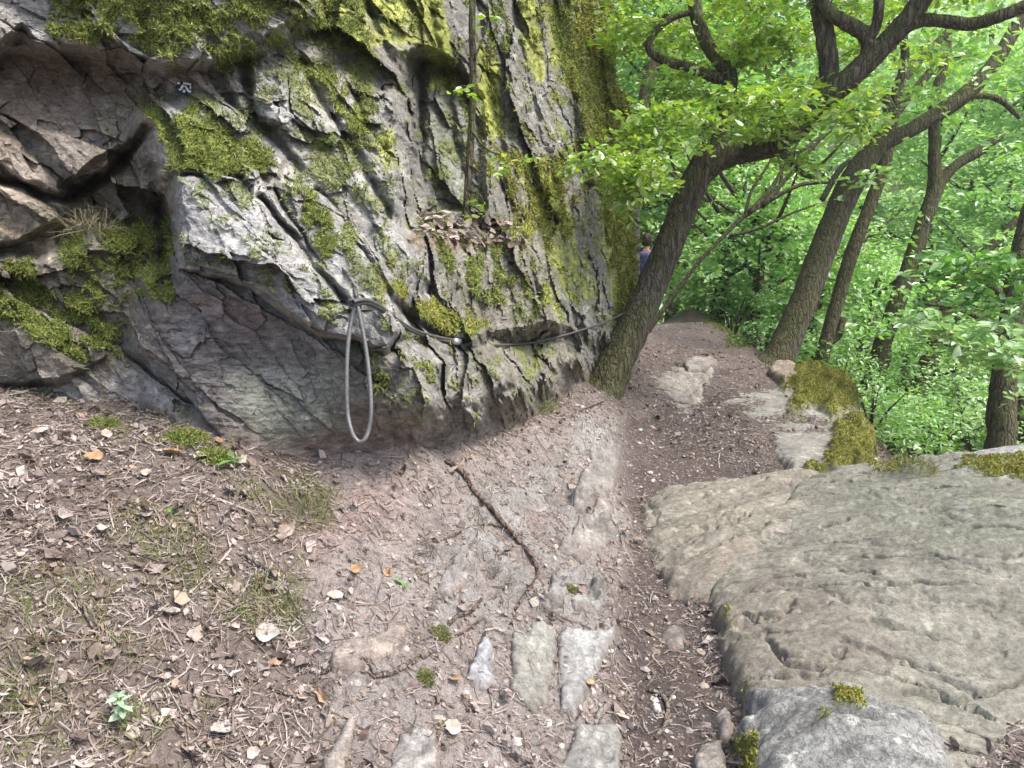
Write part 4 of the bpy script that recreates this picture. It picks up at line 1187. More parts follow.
slope_tree('slope_tree', None, 11.0, [(906, 425, 8), (914, 405, 8), (924, 372, 8), (934, 345, 7), (946, 310, 6), (960, 282, 5), (975, 262, 5), (1000, 238, 4), (1030, 205, 4)],
           [[(914, 400, 3), (902, 375, 2.5), (908, 355, 2)], [(935, 345, 3), (962, 330, 2), (985, 335, 1.6)]],
           [(960, 240, 10.6, 44, 14), (1000, 270, 10.5, 44, 14), (920, 340, 10.6, 34, 10), (970, 380, 10.8, 30, 6), (1010, 205, 11, 40, 10)], 'thin slope tree arching right above the green hollow', LEAF_B, .10)
slope_tree('slope_tree', None, 6.9, [(1000, 446, 13), (1001, 420, 13), (1004, 385, 12), (1008, 350, 11), (1014, 300, 10), (1024, 240, 9), (1040, 180, 8)],
           [[(1018, 420, 5), (1024, 395, 5), (1032, 360, 4)], [(1008, 345, 5), (985, 322, 3), (955, 308, 2), (925, 304, 1.4)], [(1012, 310, 5), (990, 285, 3), (955, 270, 2), (925, 262, 1.4)], [(1005, 350, 3), (975, 350, 2), (945, 345, 1.4)]],
           [(1010, 262, 6.2, 34, 9), (970, 265, 6.3, 34, 9), (935, 265, 6.5, 28, 6), (1015, 300, 6.1, 26, 6), (985, 300, 6.2, 26, 5)], 'dark trunk rising behind the big boulder at the right', LEAF_D, .10)
# its low pale branch
lp = Leafage()
for px, py, d, rx, n in [(930, 325, 6.2, 26, 6), (960, 335, 6.0, 30, 8), (990, 345, 5.9, 30, 9), (1018, 360, 5.8, 26, 8), (1000, 325, 6.0, 26, 6), (1020, 395, 6.0, 16, 2)]:
    r = rx * d / F; lp.clump(W(px, py, d), (r * 1.1, r, r * .5), n, 13, .14)
ol = [o for o in bpy.data.objects if o.type == 'EMPTY'][-1]
o_ = np.array(ol.location)
lp.build('low_branch_leaves', LEAF_P, ol, .10, 'el', .45, .4, o_)
for b_, px0, d_, tr, lab in [
    ('slope_tree', 0, 15.0, [(672, 302, 5), (682, 275, 6), (690, 255, 7), (702, 232, 6), (720, 208, 5), (745, 165, 4), (760, 120, 3)], 'small dark tree past the crest of the path'),
    ('slope_tree', 0, 13.5, [(636, 190, 5), (642, 120, 5), (648, 80, 6), (660, 52, 5), (680, 20, 4)], 'dark thin tree in the gap between cliff and crooked oak'),
]:
    slope_tree(b_, None, d_, tr, [], [(tr[-1][0], tr[-1][1] - 20, d_, 50, 16), (tr[-2][0] + 20, tr[-2][1], d_ + .4, 44, 14), (tr[-3][0] + 10, tr[-3][1], d_ + .6, 36, 10)], lab, LEAF_A, .12, srad=.28)

# ---- bare fan of thin branches left of the straight oak
bs0 = W(742, 222, 9.8)
bgz = float(ground_z(bs0[0], bs0[1])[0])
bo = np.array([bs0[0] - 1.25, bs0[1] + .3, bgz])
bare = empty('dead_tree', bo, 'bare fan of thin dark branches between the two oaks', 'dead tree')
limb('trunk', [(float(proj(bo[None])[0][0]), float(proj(bo[None])[1][0]), 3), (694, 268, 2), (720, 240, 2), (742, 218, 2.2), (762, 205, 2), (778, 196, 1.7)], 9.8, BARK_FAR, bare, bo, 8, 5)
for L in [[(748, 214, 3), (770, 190, 2.2), (785, 165, 1.8), (805, 130, 1)], [(762, 206, 3), (785, 180, 2), (812, 148, 1.6), (832, 130, 1)], [(770, 200, 2.5), (800, 185, 2), (830, 182, 1.6), (845, 176, 1)], [(776, 196, 2), (782, 175, 1.6), (778, 150, 1.4), (790, 125, 1)], [(730, 236, 2), (760, 228, 1.6), (790, 214, 1.2), (815, 205, 1)], [(745, 215, 2), (752, 190, 1.5), (768, 165, 1.2), (775, 150, 1)]]:
    limb('branch', L, 9.8, BARK_FAR, bare, bo, 6, 5)

# ---- leafy wood further down the slope and beyond: each tree with trunk and crown
def wood_tree(px, d, top_py, low_py, mat, label, lsize=.14, n=60, lean=.3, srad=.34, name='wood_tree', wid=1.0, trunk_r=.12, shape='di', per=32):
    P = W(px, 300, d)
    z0 = float(gz_smooth([P[0]], [P[1]])[0])
    ztop = float(W(px, top_py, d)[2]); zlow = max(float(W(px, low_py, d)[2]), z0 + .3)
    root = empty(name, (P[0], P[1], z0), label, 'tree', 'trees of the wood on the slope')
    b = Bag()
    L = lean * (rng.random() - .2)
    hh = ztop - z0
    pts = [(0, 0, -.2), (L * .3, 0, hh * .3), (L * .8, .1, hh * .6), (L * 1.2, 0, hh * .92)]
    b.tube(pts, [trunk_r * 1.2, trunk_r, trunk_r * .7, trunk_r * .2], 9, 5, .15, int(px))
    for k in range(6):
        t = .35 + .09 * k; a = rng.random() * 6.28; ln = (.9 + rng.random()) * wid
        p0 = np.array([L * t * 1.2, 0, hh * t]); p1 = p0 + np.array([math.cos(a) * ln, math.sin(a) * ln, ln * .7])
        b.tube([p0, (p0 + p1) / 2 + (0, 0, -.1), p1], [trunk_r * .45, trunk_r * .3, trunk_r * .1], 6, 4, .1, k)
    me = b.mesh('trunk'); vattr(me, 'moss', np.full(len(me.vertices), .2, np.float32)); put('trunk', me, BARK_FAR, root)
    l_ = Leafage(); nz = max(3, int((ztop - zlow) / 1.1))
    for k in range(nz):
        zc = zlow + (k + .5) / nz * (ztop - zlow) - z0
        f = math.sin(math.pi * (.2 + .72 * (k + .5) / nz))
        for q in range(3):
            a = rng.random() * 6.28; rad_ = wid * f * (.3 + .7 * rng.random())
            l_.clump((L + math.cos(a) * rad_, math.sin(a) * rad_, zc + rng.normal() * .25), (wid * .75 * f + .25, wid * .75 * f + .25, .5), int(n / (nz * 3)) + 1, per, srad)
    l_.build('crown', mat, root, lsize, shape, .3, .5)
    return root


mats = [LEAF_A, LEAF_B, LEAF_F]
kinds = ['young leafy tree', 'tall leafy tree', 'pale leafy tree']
spots = [
    (672, 15.5, 150, 290, 0, 1.2, 'behind the crooked oak at the crest of the path'), (715, 13.2, 170, 330, 0, 1.1, 'right of the path crest'), (752, 12.5, 200, 350, 1, 1.0, 'filling the gap left of the thick straight oak'),
    (812, 13.0, 230, 380, 0, 1.0, 'between the thick oak and the slim dark tree'), (858, 13.5, 260, 420, 1, 1.0, 'below the leaning Y-forked tree'), (930, 12.8, 350, 470, 1, 1.0, 'low in the green hollow above the big boulder'),
    (985, 12.5, 330, 470, 2, 1.1, 'beside the dark trunk behind the big boulder'), (1045, 11, 240, 440, 0, 1.2, 'at the right behind the dark trunk'), (885, 15.5, 230, 440, 2, 1.4, 'down the slope behind the arching thin tree'),
    (690, 18, -60, 260, 0, 1.8, 'rising above the path crest'), (745, 19, -60, 280, 1, 1.8, 'rising behind the bare branches'), (800, 20, -80, 330, 1, 1.9, 'rising behind the thick straight oak'),
    (640, 17, -60, 250, 0, 1.6, 'close beside the mossy cliff edge'), (860, 22, -90, 300, 2, 2.2, 'behind the long bending limb'), (925, 21, 60, 350, 2, 2.1, 'behind the Y fork'), (985, 20, 60, 380, 2, 2.0, 'far right behind the arching tree'),
    (1045, 18, 0, 380, 2, 1.9, 'outermost at the right'), (770, 15.5, 90, 260, 0, 1.2, 'behind the thin bare fan'), (720, 24, -150, 220, 1, 2.6, 'farther back above the crest'), (960, 28, -150, 280, 2, 3.0, 'farther back at the upper right'), (1060, 28, -150, 280, 2, 3.0, 'farther back outside the right side'),
    (620, 22, -150, 180, 1, 2.2, 'farther back just past the cliff edge'),
]
for px, d, tp, lw, k, wd, lab in spots:
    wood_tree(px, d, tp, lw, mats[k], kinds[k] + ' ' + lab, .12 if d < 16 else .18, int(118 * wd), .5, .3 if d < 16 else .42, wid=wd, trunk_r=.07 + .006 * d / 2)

# ---- far wood over the opposite slope
n_far = 420
fx = rng.uniform(-30, 75, n_far * 6); fy = rng.uniform(14, 100, n_far * 6)
ff = np.column_stack([fx, fy, gz_smooth(fx, fy)])
qx, qy, qd = proj(ff + [0, 0, 3])
ok = (qx > 480) & (qx < 1250) & (qd > 25) & (qd < 95) & (qy > -500) & (qy < 700)
ff = ff[ok][:n_far]
PP = []; 
for p in ff:
    s = 1.6 + 1.5 * rng.random()
    n = 150
    u = rng.normal(size=(n, 3)); u /= np.linalg.norm(u, axis=1)[:, None]
    PP.append(p + [0, 0, s * 1.6] + u * (rng.random(n) ** .4)[:, None] * np.array([s * 1.15, s * 1.15, s * 1.3]))
PP = np.vstack(PP)
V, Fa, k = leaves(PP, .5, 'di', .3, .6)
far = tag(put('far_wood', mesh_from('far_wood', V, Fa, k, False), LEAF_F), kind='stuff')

# ---- low growth on the slope just below the path
def shrub(px, py, d, r, mat, label, lsize=.062, n=40, shape='el'):
    P = W(px, py, d); z0 = float(gz_smooth([P[0]], [P[1]])[0])
    root = empty('shrub', (P[0], P[1], z0), label, 'shrub', 'shrubs on the slope')
    hh = max(P[2] - z0, .3)
    b = Bag()
    for k in range(5):
        a = rng.random() * 6.28
        b.tube([(0, 0, -.1), (math.cos(a) * r * .25, math.sin(a) * r * .25, hh * .6), (math.cos(a) * r * .7, math.sin(a) * r * .7, hh + r * .3)], [.018, .013, .004], 5, 4)
    me = b.mesh('stems'); vattr(me, 'moss', np.zeros(len(me.vertices), np.float32)); put('stems', me, BARK_FAR, root)
    l_ = Leafage()
    for k in range(5):
        u = rng.normal(size=3) * .45 * r
        l_.clump((u[0], u[1], hh + u[2] * .6), (r * .6, r * .6, r * .45), n // 5 + 2, 13, .17)
    l_.build('foliage', mat, root, lsize, shape, .3, .5)


for px, py, d, r, m, lab in [
    (705, 288, 13.5, .55, LEAF_A, 'shrub at the crest of the path'), (735, 300, 12.3, .6, LEAF_A, 'shrub beside the path below the crest'), (765, 335, 10.6, .5, LEAF_D, 'shrub at the left foot of the thick straight oak'), (800, 352, 9.8, .5, LEAF_B, 'shrub at the right foot of the thick straight oak'),
    (840, 362, 9.6, .55, LEAF_A, 'shrub behind the mossy slab'), (885, 420, 8.2, .55, LEAF_B, 'shrub peeping over the far end of the big boulder'), (920, 440, 8, .5, LEAF_A, 'shrub under the arching thin tree'), (955, 425, 8.4, .6, LEAF_B, 'shrub in the middle of the green hollow'),
    (985, 400, 8.8, .55, LEAF_A, 'shrub left of the dark trunk'), (1035, 400, 8, .6, LEAF_B, 'shrub right of the dark trunk'), (895, 375, 10.2, .6, LEAF_B, 'pale shrub between the two leaning slope trees'), (940, 385, 9.8, .6, LEAF_F, 'palest shrub in the green hollow'),
    (870, 440, 7.2, .4, LEAF_A, 'shrub against the outer side of the mossy slab'), (985, 440, 7.2, .4, LEAF_F, 'low shrub at the left root of the dark trunk')]:
    shrub(px, py, d, r, m, lab)
# ================================================================== MOSS THAT STANDS UP FROM THE STONE
M_MOSS = mat_simple('moss_blades', [(0, (.07, .095, .018)), (.45, (.135, .18, .036)), (.8, (.25, .29, .07)), (1, (.33, .30, .14))], .95, 60, .2)
M_MOSSY = mat_simple('yellow_moss', [(0, (.11, .125, .02)), (.45, (.22, .22, .04)), (.8, (.34, .33, .075)), (1, (.36, .32, .14))], .95, 60, .2)  # yellower moss of the stones; its colour also brightens shadowed cliff cushions
M_GRASS = mat_leaf('grass_blades', [(0, (.12, .15, .045)), (.5, (.19, .22, .08)), (1, (.33, .29, .17))], .3, .04, (1, 1, .6))
M_DRY = mat_leaf('dry_grass', [(0, (.13, .12, .07)), (1, (.28, .25, .17))], .25, .04, (1, 1, .8))
M_FRESH = mat_leaf('fresh_leaf', [(0, (.10, .26, .05)), (1, (.20, .40, .09))], .4, .08)
M_PALE = mat_leaf('silver_leaf', [(0, (.30, .44, .30)), (1, (.45, .58, .42))], .3, .08, (1, 1, .9))


def blades(C, N_, ln, wd, spread=.6, up=.35):
    """thin pointed blades standing on a surface"""
    n = len(C)
    d = N_ + spread * rng.normal(size=(n, 3)); d[:, 2] += up
    d /= np.linalg.norm(d, axis=1)[:, None]
    s = np.cross(d, rng.normal(size=(n, 3))); s /= np.linalg.norm(s, axis=1)[:, None] + 1e-9
    L = ln * (.5 + rng.random(n))[:, None]; w = wd * (.6 + .8 * rng.random(n))[:, None]
    bend = rng.normal(size=(n, 3)) * .25; bend[:, 2] -= .25
    a = C - s * w * .5; b = C + s * w * .5
    m1 = C + d * L * .55 - s * w * .4; m2 = C + d * L * .55 + s * w * .4
    t = C + d * L + bend * L
    V = np.stack([a, b, m2, m1, t], 1).reshape(-1, 3)
    k = (np.arange(n) * 5)[:, None]
    q = (k + np.array([0, 1, 2, 3])).reshape(-1); tr = (k + np.array([3, 2, 4])).reshape(-1)
    return V, q, tr


def pick(weights, n):
    p = np.cumsum(weights); return np.searchsorted(p, rng.random(n) * p[-1])


inview = (cpx > -15) & (cpx < 660) & (cpy > -15) & (cpy < 480) & (cdd > 0)
assigned = np.zeros(len(Vc), bool)
step = .0
for k, (poly, s) in MOSS.items():
    ins = polysd(cpx, cpy, poly) > -12
    m = inview & ins & ~assigned & (rng.random(len(Mc)) < Mc ** 1.3)
    assigned |= m
    idx = np.where(m)[0]
    if len(idx) < 30: continue
    n = int(len(idx) * 1.25)
    sel = idx[rng.integers(0, len(idx), n)]
    C = Vc[sel] + rng.normal(size=(n, 3)) * .004
    far_k = np.clip(cdd[sel] / 3.2, .9, 2.2)
    V, q, t = blades(C, Nc[sel], .016, .004, .75, .25)
    sc = np.repeat(far_k, 5)[:, None]
    V = np.repeat(C, 5, 0) + (V - np.repeat(C, 5, 0)) * sc
    b = Bag(); b.add(V, q, t)
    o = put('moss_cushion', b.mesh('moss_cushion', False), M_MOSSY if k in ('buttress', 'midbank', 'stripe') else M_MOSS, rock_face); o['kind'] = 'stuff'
m = inview & ~assigned & (rng.random(len(Mc)) < Mc); idx = np.where(m)[0]
n = int(len(idx) * .7); sel = idx[rng.integers(0, len(idx), n)]
V, q, t = blades(Vc[sel] + rng.normal(size=(n, 3)) * .004, Nc[sel], .014, .004, .75, .2)
b = Bag(); b.add(V, q, t); o = put('thin_moss', b.mesh('thin_moss', False), M_MOSS, rock_face); o['kind'] = 'stuff'
for (o, Vs, ms, me) in (MSL, BIG, GRY):
    idx = np.where(rng.random(len(ms)) < ms ** 1.3)[0]
    if len(idx) < 5: continue
    n = int(len(idx) * (4.0 if o is MSL[0] else 3)); sel = idx[rng.integers(0, len(idx), n)]
    nn_ = np.tile([0, 0, 1.0], (n, 1))
    V, q, t = blades(Vs[sel] + rng.normal(size=(n, 3)) * np.array([.005, .005, .001]), nn_, .015 if o is MSL[0] else .012, .0045, .6, .2)
    b = Bag(); b.add(V - np.array(o.location), q, t)
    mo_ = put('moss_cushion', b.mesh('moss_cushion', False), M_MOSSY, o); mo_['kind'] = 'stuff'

# ================================================================== GROUND LITTER
M_LITTER = mat_simple('dead_leaves', [(0, (.10, .075, .062)), (.35, (.19, .15, .13)), (.65, (.28, .235, .21)), (.94, (.39, .34, .31)), (1, (.32, .2, .12))], .85, 40, .3)
M_STEM = mat_simple('dead_stems', [(0, (.09, .07, .058)), (.5, (.215, .175, .15)), (1, (.36, .31, .275))], .9, 80, .2)
M_PEB = mat_simple('pebbles', [(0, (.12, .09, .08)), (.5, (.21, .165, .148)), (.85, (.29, .25, .23)), (1, (.42, .39, .36))], .9, 90, .5)
M_TWIG = mat_bark('dead_wood', (.15, .125, .105), (.36, .31, .265))
M_ROOT = mat_bark('root_bark', (.10, .07, .055), (.26, .20, .16))
area = np.where(vis & (gd > 0) & (gpx > -60) & (gpx < 1300) & (gpy < 900), rad ** 1.1, 0)
den_leaf = area * np.clip(1 - .8 * M_pink - .9 * M_trough - .6 * M_path, .06, 1) * (1 - slope) * (rad < 9)
den_peb = area * np.clip(.12 + .8 * M_pink + 1.0 * M_trough + 1.0 * M_path, 0, 1.2) * (1 - slope) * (rad < 12)
den_leaf *= sst(-.45, .45, n_mid + .5 * n_big + .25); den_peb *= sst(-.6, .5, n_fin + .2)


def gpos(w, n):
    s = pick(w, n)
    x = gx[s] + rng.normal(size=n) * .012; y = gy[s] + rng.normal(size=n) * .012
    return np.column_stack([x, y, ground_z(x, y)]), Ng[s]


# curled dead leaves
def curl_leaf(nx=3, ny=4, c=.5):
    u, v = np.meshgrid(np.linspace(-1, 1, nx), np.linspace(0, 1, ny))
    w = np.sin(np.pi * (.12 + .8 * v)) ** .8 * .36
    V = np.column_stack([(u * w).ravel(), v.ravel(), (c * (.5 * u ** 2 * w + .35 * (v - .5) ** 2)).ravel()])
    return V, grid_faces(nx, ny).reshape(-1, 4)


b = Bag()
for c_, n, s0 in ((.6, 1500, .046), (1.6, 1900, .036), (-.9, 1200, .03), (2.2, 1300, .03), (.5, 19000, .017), (1.2, 26000, .012)):
    C, N_ = gpos(den_leaf, n)
    tv, tf = curl_leaf(3, 4, c_) if s0 > .02 else curl_leaf(2, 3, c_)
    for j in range(6):
        k = slice(j * n // 6, (j + 1) * n // 6); m_ = k.stop - k.start
        tj = tv + rng.normal(size=tv.shape) * np.array([.10, .09, .07])
        tj[:, 0] *= .55 + .18 * j * (.6 + .4 * rng.random())
        S = s0 * (.5 + .9 * rng.random(m_))
        V, f = stamp(tj, tf, C[k] + N_[k] * (.003 + .006 * rng.random(m_))[:, None], rotmats(m_, N_[k], .45), np.column_stack([S, S, S * 1.3]))
        b.add(V, f)
C, N_ = gpos(den_peb, 1500); tv, tf = curl_leaf(2, 3, .8); S = .013 * (.5 + rng.random(1500))
b.add(*stamp(tv, tf, C + N_ * .003, rotmats(1500, N_, .35), S))
tag(put('leaf_litter', b.mesh('leaf_litter', False), M_LITTER), kind='stuff')

# thin stems and needles
PR = np.array([(math.cos(a), 0, math.sin(a)) for a in (0, 2.1, 4.2)])
tv = np.vstack([PR * [1, 1, 1] + [0, -.5, 0], PR + [0, .02, 0] + [.0, 0, 0], PR * .5 + [0, .5, 0]])
tf = [[0, 1, 4, 3], [1, 2, 5, 4], [2, 0, 3, 5], [3, 4, 7, 6], [4, 5, 8, 7], [5, 3, 6, 8]]
b = Bag()
for n, L0, r0, w in ((50000, .042, .0017, den_leaf), (13000, .085, .002, den_leaf), (900, .17, .0028, den_leaf), (7000, .045, .0015, den_peb)):
    C, N_ = gpos(w, n)
    z = N_ + .12 * rng.normal(size=(n, 3)); z /= np.linalg.norm(z, axis=1)[:, None]
    t = rng.normal(size=(n, 3)); y = t - z * (t * z).sum(1)[:, None]; y /= np.linalg.norm(y, axis=1)[:, None]
    x = np.cross(y, z); L = L0 * (.4 + 1.1 * rng.random(n)); r = r0 * (.6 + .8 * rng.random(n))
    tv2 = tv.copy(); 
    V, f = stamp(tv2, tf, C + N_ * (.004 + .006 * rng.random(n))[:, None], np.stack([x, y, z], 2), np.column_stack([r, L, r]))
    # a small kink in the middle of each stem
    V = V.reshape(n, 9, 3); V[:, 3:6] += (x * (rng.normal(size=n) * L * .1)[:, None])[:, None]; V = V.reshape(-1, 3)
    b.add(V, f)
tag(put('stem_litter', b.mesh('stem_litter', False), M_STEM), kind='stuff')

# pebbles and grit
ico = [(0, 0, 1), (.89, 0, .45), (.28, .85, .45), (-.72, .53, .45), (-.72, -.53, .45), (.28, -.85, .45), (.72, .53, -.45), (-.28, .85, -.45), (-.89, 0, -.45), (-.28, -.85, -.45), (.72, -.53, -.45), (0, 0, -1)]
icf = [(0, 1, 2), (0, 2, 3), (0, 3, 4), (0, 4, 5), (0, 5, 1), (1, 6, 2), (2, 7, 3), (3, 8, 4), (4, 9, 5), (5, 10, 1), (6, 7, 2), (7, 8, 3), (8, 9, 4), (9, 10, 5), (10, 6, 1), (11, 7, 6), (11, 8, 7), (11, 9, 8), (11, 10, 9), (11, 6, 10)]
b = Bag()
for n, s0 in ((12000, .0036), (5200, .0075), (1300, .013), (230, .022)):
    C, N_ = gpos(den_peb, n)
    V, f = stamp(ico, icf, C, rotmats(n, N_, .3), np.column_stack([s0 * (.6 + rng.random(n)), s0 * (.5 + .7 * rng.random(n)), s0 * (.3 + .4 * rng.random(n))]))
    V += rng.normal(size=V.shape) * s0 * .12
    b.add(V, t=f)
tag(put('gravel', b.mesh('gravel', False), M_PEB), kind='stuff')

# short grass and moss wisps among the litter
b = Bag(); w = area * gmoss ** 1.3 * (rad < 9)
C, N_ = gpos(w, 9000); b.add(*blades(C, N_, .014, .0028, .9, .4))
C, N_ = gpos(w, 700); b.add(*blades(C, N_, .045, .0026, .8, .6))
tag(put('sparse_grass', b.mesh('sparse_grass', False), M_GRASS), kind='stuff')
# moss on the path rim
b = Bag(); w = area * rim * (gmoss > .3)
C, N_ = gpos(w, 5000); b.add(*blades(C, N_, .035, .007, .7, .4))
tag(put('rim_moss', b.mesh('rim_moss', False), M_MOSS), kind='stuff')
# fallen leaves on the rock ledge under the sapling
ks = np.where((polysd(cpx, cpy, [(412, 212), (470, 216), (525, 228), (520, 244), (420, 240)]) > 0) & (cdd > 0))[0]
n = 260; sel = ks[rng.integers(0, len(ks), n)]; tv, tf = curl_leaf(3, 4, .9)
C = Vc[sel] + Nc[sel] * .008
V, f = stamp(tv, tf, C, rotmats(n, Nc[sel] + [0, 0, .6], .5), .05 * (.5 + .8 * rng.random(n)))
b = Bag(); b.add(V, f); tag(put('ledge_leaf_litter', b.mesh('ledge_leaf_litter', False), M_LITTER), kind='stuff')

# ================================================================== SINGLE THINGS ON THE GROUND
def tuft(name, px, py, r, n, ln, wd, mat, label, cat, part, at=None, spread=.5, group=None):
    c = on_ground(px, py) if at is None else np.asarray(at)
    root = empty(name, c, label, cat, group)
    a = rng.random(n) * 6.283; q = np.sqrt(rng.random(n)) * r
    P = np.column_stack([np.cos(a) * q, np.sin(a) * q, np.zeros(n)])
    if at is None:
        P[:, 2] = ground_z(P[:, 0] + c[0], P[:, 1] + c[1]) - c[2]
    P[:, 2] += .35 * r * (1 - (q / r) ** 2)
    N_ = np.column_stack([np.cos(a) * q / r * .8, np.sin(a) * q / r * .8, np.full(n, .7)])
    b = Bag(); b.add(*blades(P, N_, ln, wd, spread, .2))
    put(part, b.mesh(part, False), mat, root)
    return root


for px, py, r, lab in [(441, 636, .028, 'bright green moss cushion in the pink bank left of the bluish flat stone'), (426, 680, .02, 'small green moss cushion below the curled root'), (46, 382, .075, 'round green moss cushion at the foot of the cliff far left'),
                       (188, 440, .07, 'yellow-green moss cushion on the slope under the dark rock overhang'), (214, 458, .05, 'yellow-green moss cushion nearest the two-leaved seedling'), (570, 590, .02, 'dark moss cushion in a crack between two small grey stones'), (105, 428, .05, 'small moss cushion in leaf litter below the mossy cliff foot')]:
    tuft('moss_tuft', px, py, r, int(900 * (r / .03) ** 1.2), .016 if r < .04 else .022, .003, M_MOSS if r > .03 else M_GRASS, lab, 'moss', 'blades', spread=.5, group='moss cushions on the ground')
for px, py, r, n, ln, lab in [(305, 515, .09, 260, .075, 'green grass tuft on the rosy edge of the bank'), (182, 560, .08, 220, .07, 'pale yellow-green grass tuft in the middle of the leaf litter'), (268, 606, .09, 240, .06, 'grass tuft under the forked stick'),
                              (92, 598, .07, 120, .05, 'short grass tuft beside an upright twig'), (18, 640, .09, 200, .06, 'dull grass tuft low at the far left'), (140, 735, .06, 160, .075, 'green grass tuft under the pale seedling'),
                              (208, 716, .03, 60, .05, 'little grass tuft right of the pale seedling'), (30, 690, .07, 150, .05, 'brownish grass tuft near the horizontal stick'), (330, 500, .04, 90, .06, 'thin grass tuft at the top of the pink bank'), (125, 660, .05, 90, .05, 'sparse grass tuft above the pale seedling')]:
    tuft('grass_tuft', px, py, r, int(n * .55), ln, .0026, M_GRASS, lab, 'grass', 'blades', spread=.45, group='grass tufts in the leaf litter')
cpt = on_cliff(98, 238); tuft('dry_grass_tuft', 0, 0, .09, 200, .12, .003, M_DRY, 'dry straw-coloured grass hanging on the mossy rock at the left', 'grass', 'blades', at=cpt + [0, -.05, .03], spread=.8)
cpt = on_cliff(545, 395); tuft('grass_tuft', 0, 0, .08, 160, .10, .004, M_GRASS, 'dark grass tuft at the cliff foot near the crooked oak', 'grass', 'blades', at=on_ground(540, 410), spread=.5)
tuft('grass_tuft', 0, 0, .10, 200, .08, .004, M_GRASS, 'grass tuft on the far top of the big boulder', 'grass', 'blades', at=Wz(915, 470, .33), spread=.7)


def seedling(px, py, h, lv, size, mat, label, lean=(0, 0)):
    c = on_ground(px, py)
    root = empty('seedling', c, label, 'seedling')
    b = Bag(); b.tube([(0, 0, -.01), (lean[0] * .5, lean[1] * .5, h * .55), (lean[0], lean[1], h)], [.0022, .0018, .0012], 6, 4)
    me = b.mesh('stem'); vattr(me, 'moss', np.zeros(len(me.vertices), np.float32)); put('stem', me, M_FRESH, root)
    for k in range(lv):
        a = k * 2.4 + px; t = .45 + .55 * (k + 1) / lv
        d = np.array([[math.cos(a), math.sin(a), .1]])
        V, Fa, kk = leaves(np.array([[lean[0] * t, lean[1] * t, h * t]]), size, 'el', .1, .25, d * 6)
        put('leaf', mesh_from('leaf', V, Fa, kk, False), mat, root)


seedling(234, 470, .05, 4, .055, M_FRESH, 'green seedling with a few round leaves at the foot of the overhang')
seedling(130, 735, .10, 16, .032, M_PALE, 'pale minty seedling with woolly leaves low in the litter', (-.01, -.02))
seedling(405, 594, .02, 2, .035, M_FRESH, 'tiny bright two-leaved seedling on the pink bank')
seedling(172, 520, .03, 2, .025, M_FRESH, 'tiny green seedling lost in the brown litter')


def stick(name, pts, rpx, mat, label, cat, lift=.008, forks=(), group=None, per=7, rough=.25):
    P = np.array([on_ground(*p[:2]) for p in pts]); org = P[0].copy()
    d = (P - EYE) @ FWD
    r = np.interp(np.linspace(0, 1, len(P)), np.linspace(0, 1, len(rpx)), rpx) * d / F
    P[:, 2] += lift + r * .3
    b = Bag(); b.tube(P - org, r, 8, per, rough, int(pts[0][0]), .05)
    for f in forks:
        Q = np.array([on_ground(*p[:2]) for p in f]); Q[:, 2] += lift + .004
        b.tube(Q - org, np.linspace(r[-1] * 1.0, r[-1] * .5, len(Q)), 6, 5, .2, 3)
    me = b.mesh(name); vattr(me, 'moss', np.zeros(len(me.vertices), np.float32))
    return tag(put(name, me, mat, loc=org), label, cat, group)


stick('tree_root', [(446, 464), (462, 478), (474, 494), (488, 508), (500, 527), (517, 544), (530, 560), (538, 576), (533, 594), (515, 614)], [2.6, 2.4, 2.1, 1.5], M_ROOT, 'long thin root curving down the pink bank', 'root', .012)
stick('tree_root', [(322, 682), (345, 670), (368, 668), (376, 680)], [2.2, 3, 2.6], M_TWIG, 'pale curled root end on the tan streaked rock', 'root', .01)
stick('tree_root', [(376, 682), (392, 676), (412, 668), (432, 658)], [3, 3, 2], M_TWIG, 'thick short root with a pale end beside the moss cushion', 'root', .006)
stick('tree_root', [(448, 628), (458, 620), (472, 613), (482, 606)], [2, 2, 1.4], M_ROOT, 'short root above the bright green moss cushion', 'root', .006)
stick('tree_root', [(456, 640), (468, 632), (484, 626)], [1.5, 1.4, 1], M_ROOT, 'thinnest root close above the bluish flat stone', 'root', .005)
stick('tree_root', [(440, 545), (462, 534), (486, 528), (505, 532)], [1.2, 1.2, .8], M_ROOT, 'fine root crossing under the long thin root', 'root', .004)
stick('stick', [(648, 692), (660, 698), (668, 712), (664, 730), (655, 742)], [1.6, 2.4, 2.4, 1.6], M_TWIG, 'pale forked stick lying in the dark trough', 'stick', .006, [[(668, 710), (672, 700), (678, 694)]])
stick('stick', [(244, 558), (258, 570), (272, 580)], [3.2, 2.6, 1.6], M_TWIG, 'thick broken stick above the bank edge', 'stick', .012, [[(272, 580), (288, 596), (300, 622)], [(268, 576), (262, 584), (252, 590)]])
stick('stick', [(78, 598), (85, 616), (94, 634)], [1.8, 1.5, 1.1], M_TWIG, 'pale upright-lying twig in the litter at the left', 'stick', .01)
stick('stick', [(28, 646), (60, 642), (98, 640)], [3.2, 2.8, 1.8], M_ROOT, 'dark half-buried stick below the pale twig', 'stick', .006)
stick('stick', [(35, 688), (55, 686), (80, 682)], [1.6, 1.5, 1], M_TWIG, 'thin light stick near the low left corner', 'stick', .008)
stick('stick', [(38, 560), (58, 545), (82, 528)], [1.4, 1.3, .9], M_TWIG, 'slanting thin twig above the grass at the left', 'stick', .01)
stick('stick', [(262, 480), (272, 492), (292, 506)], [1.3, 1.1, .8], M_TWIG, 'thin twig below the dark overhang', 'stick', .01)
stick('stick', [(118, 468), (140, 482), (156, 490)], [1.2, 1.1, .8], M_TWIG, 'grey twig among pale dead leaves at the left', 'stick', .01)
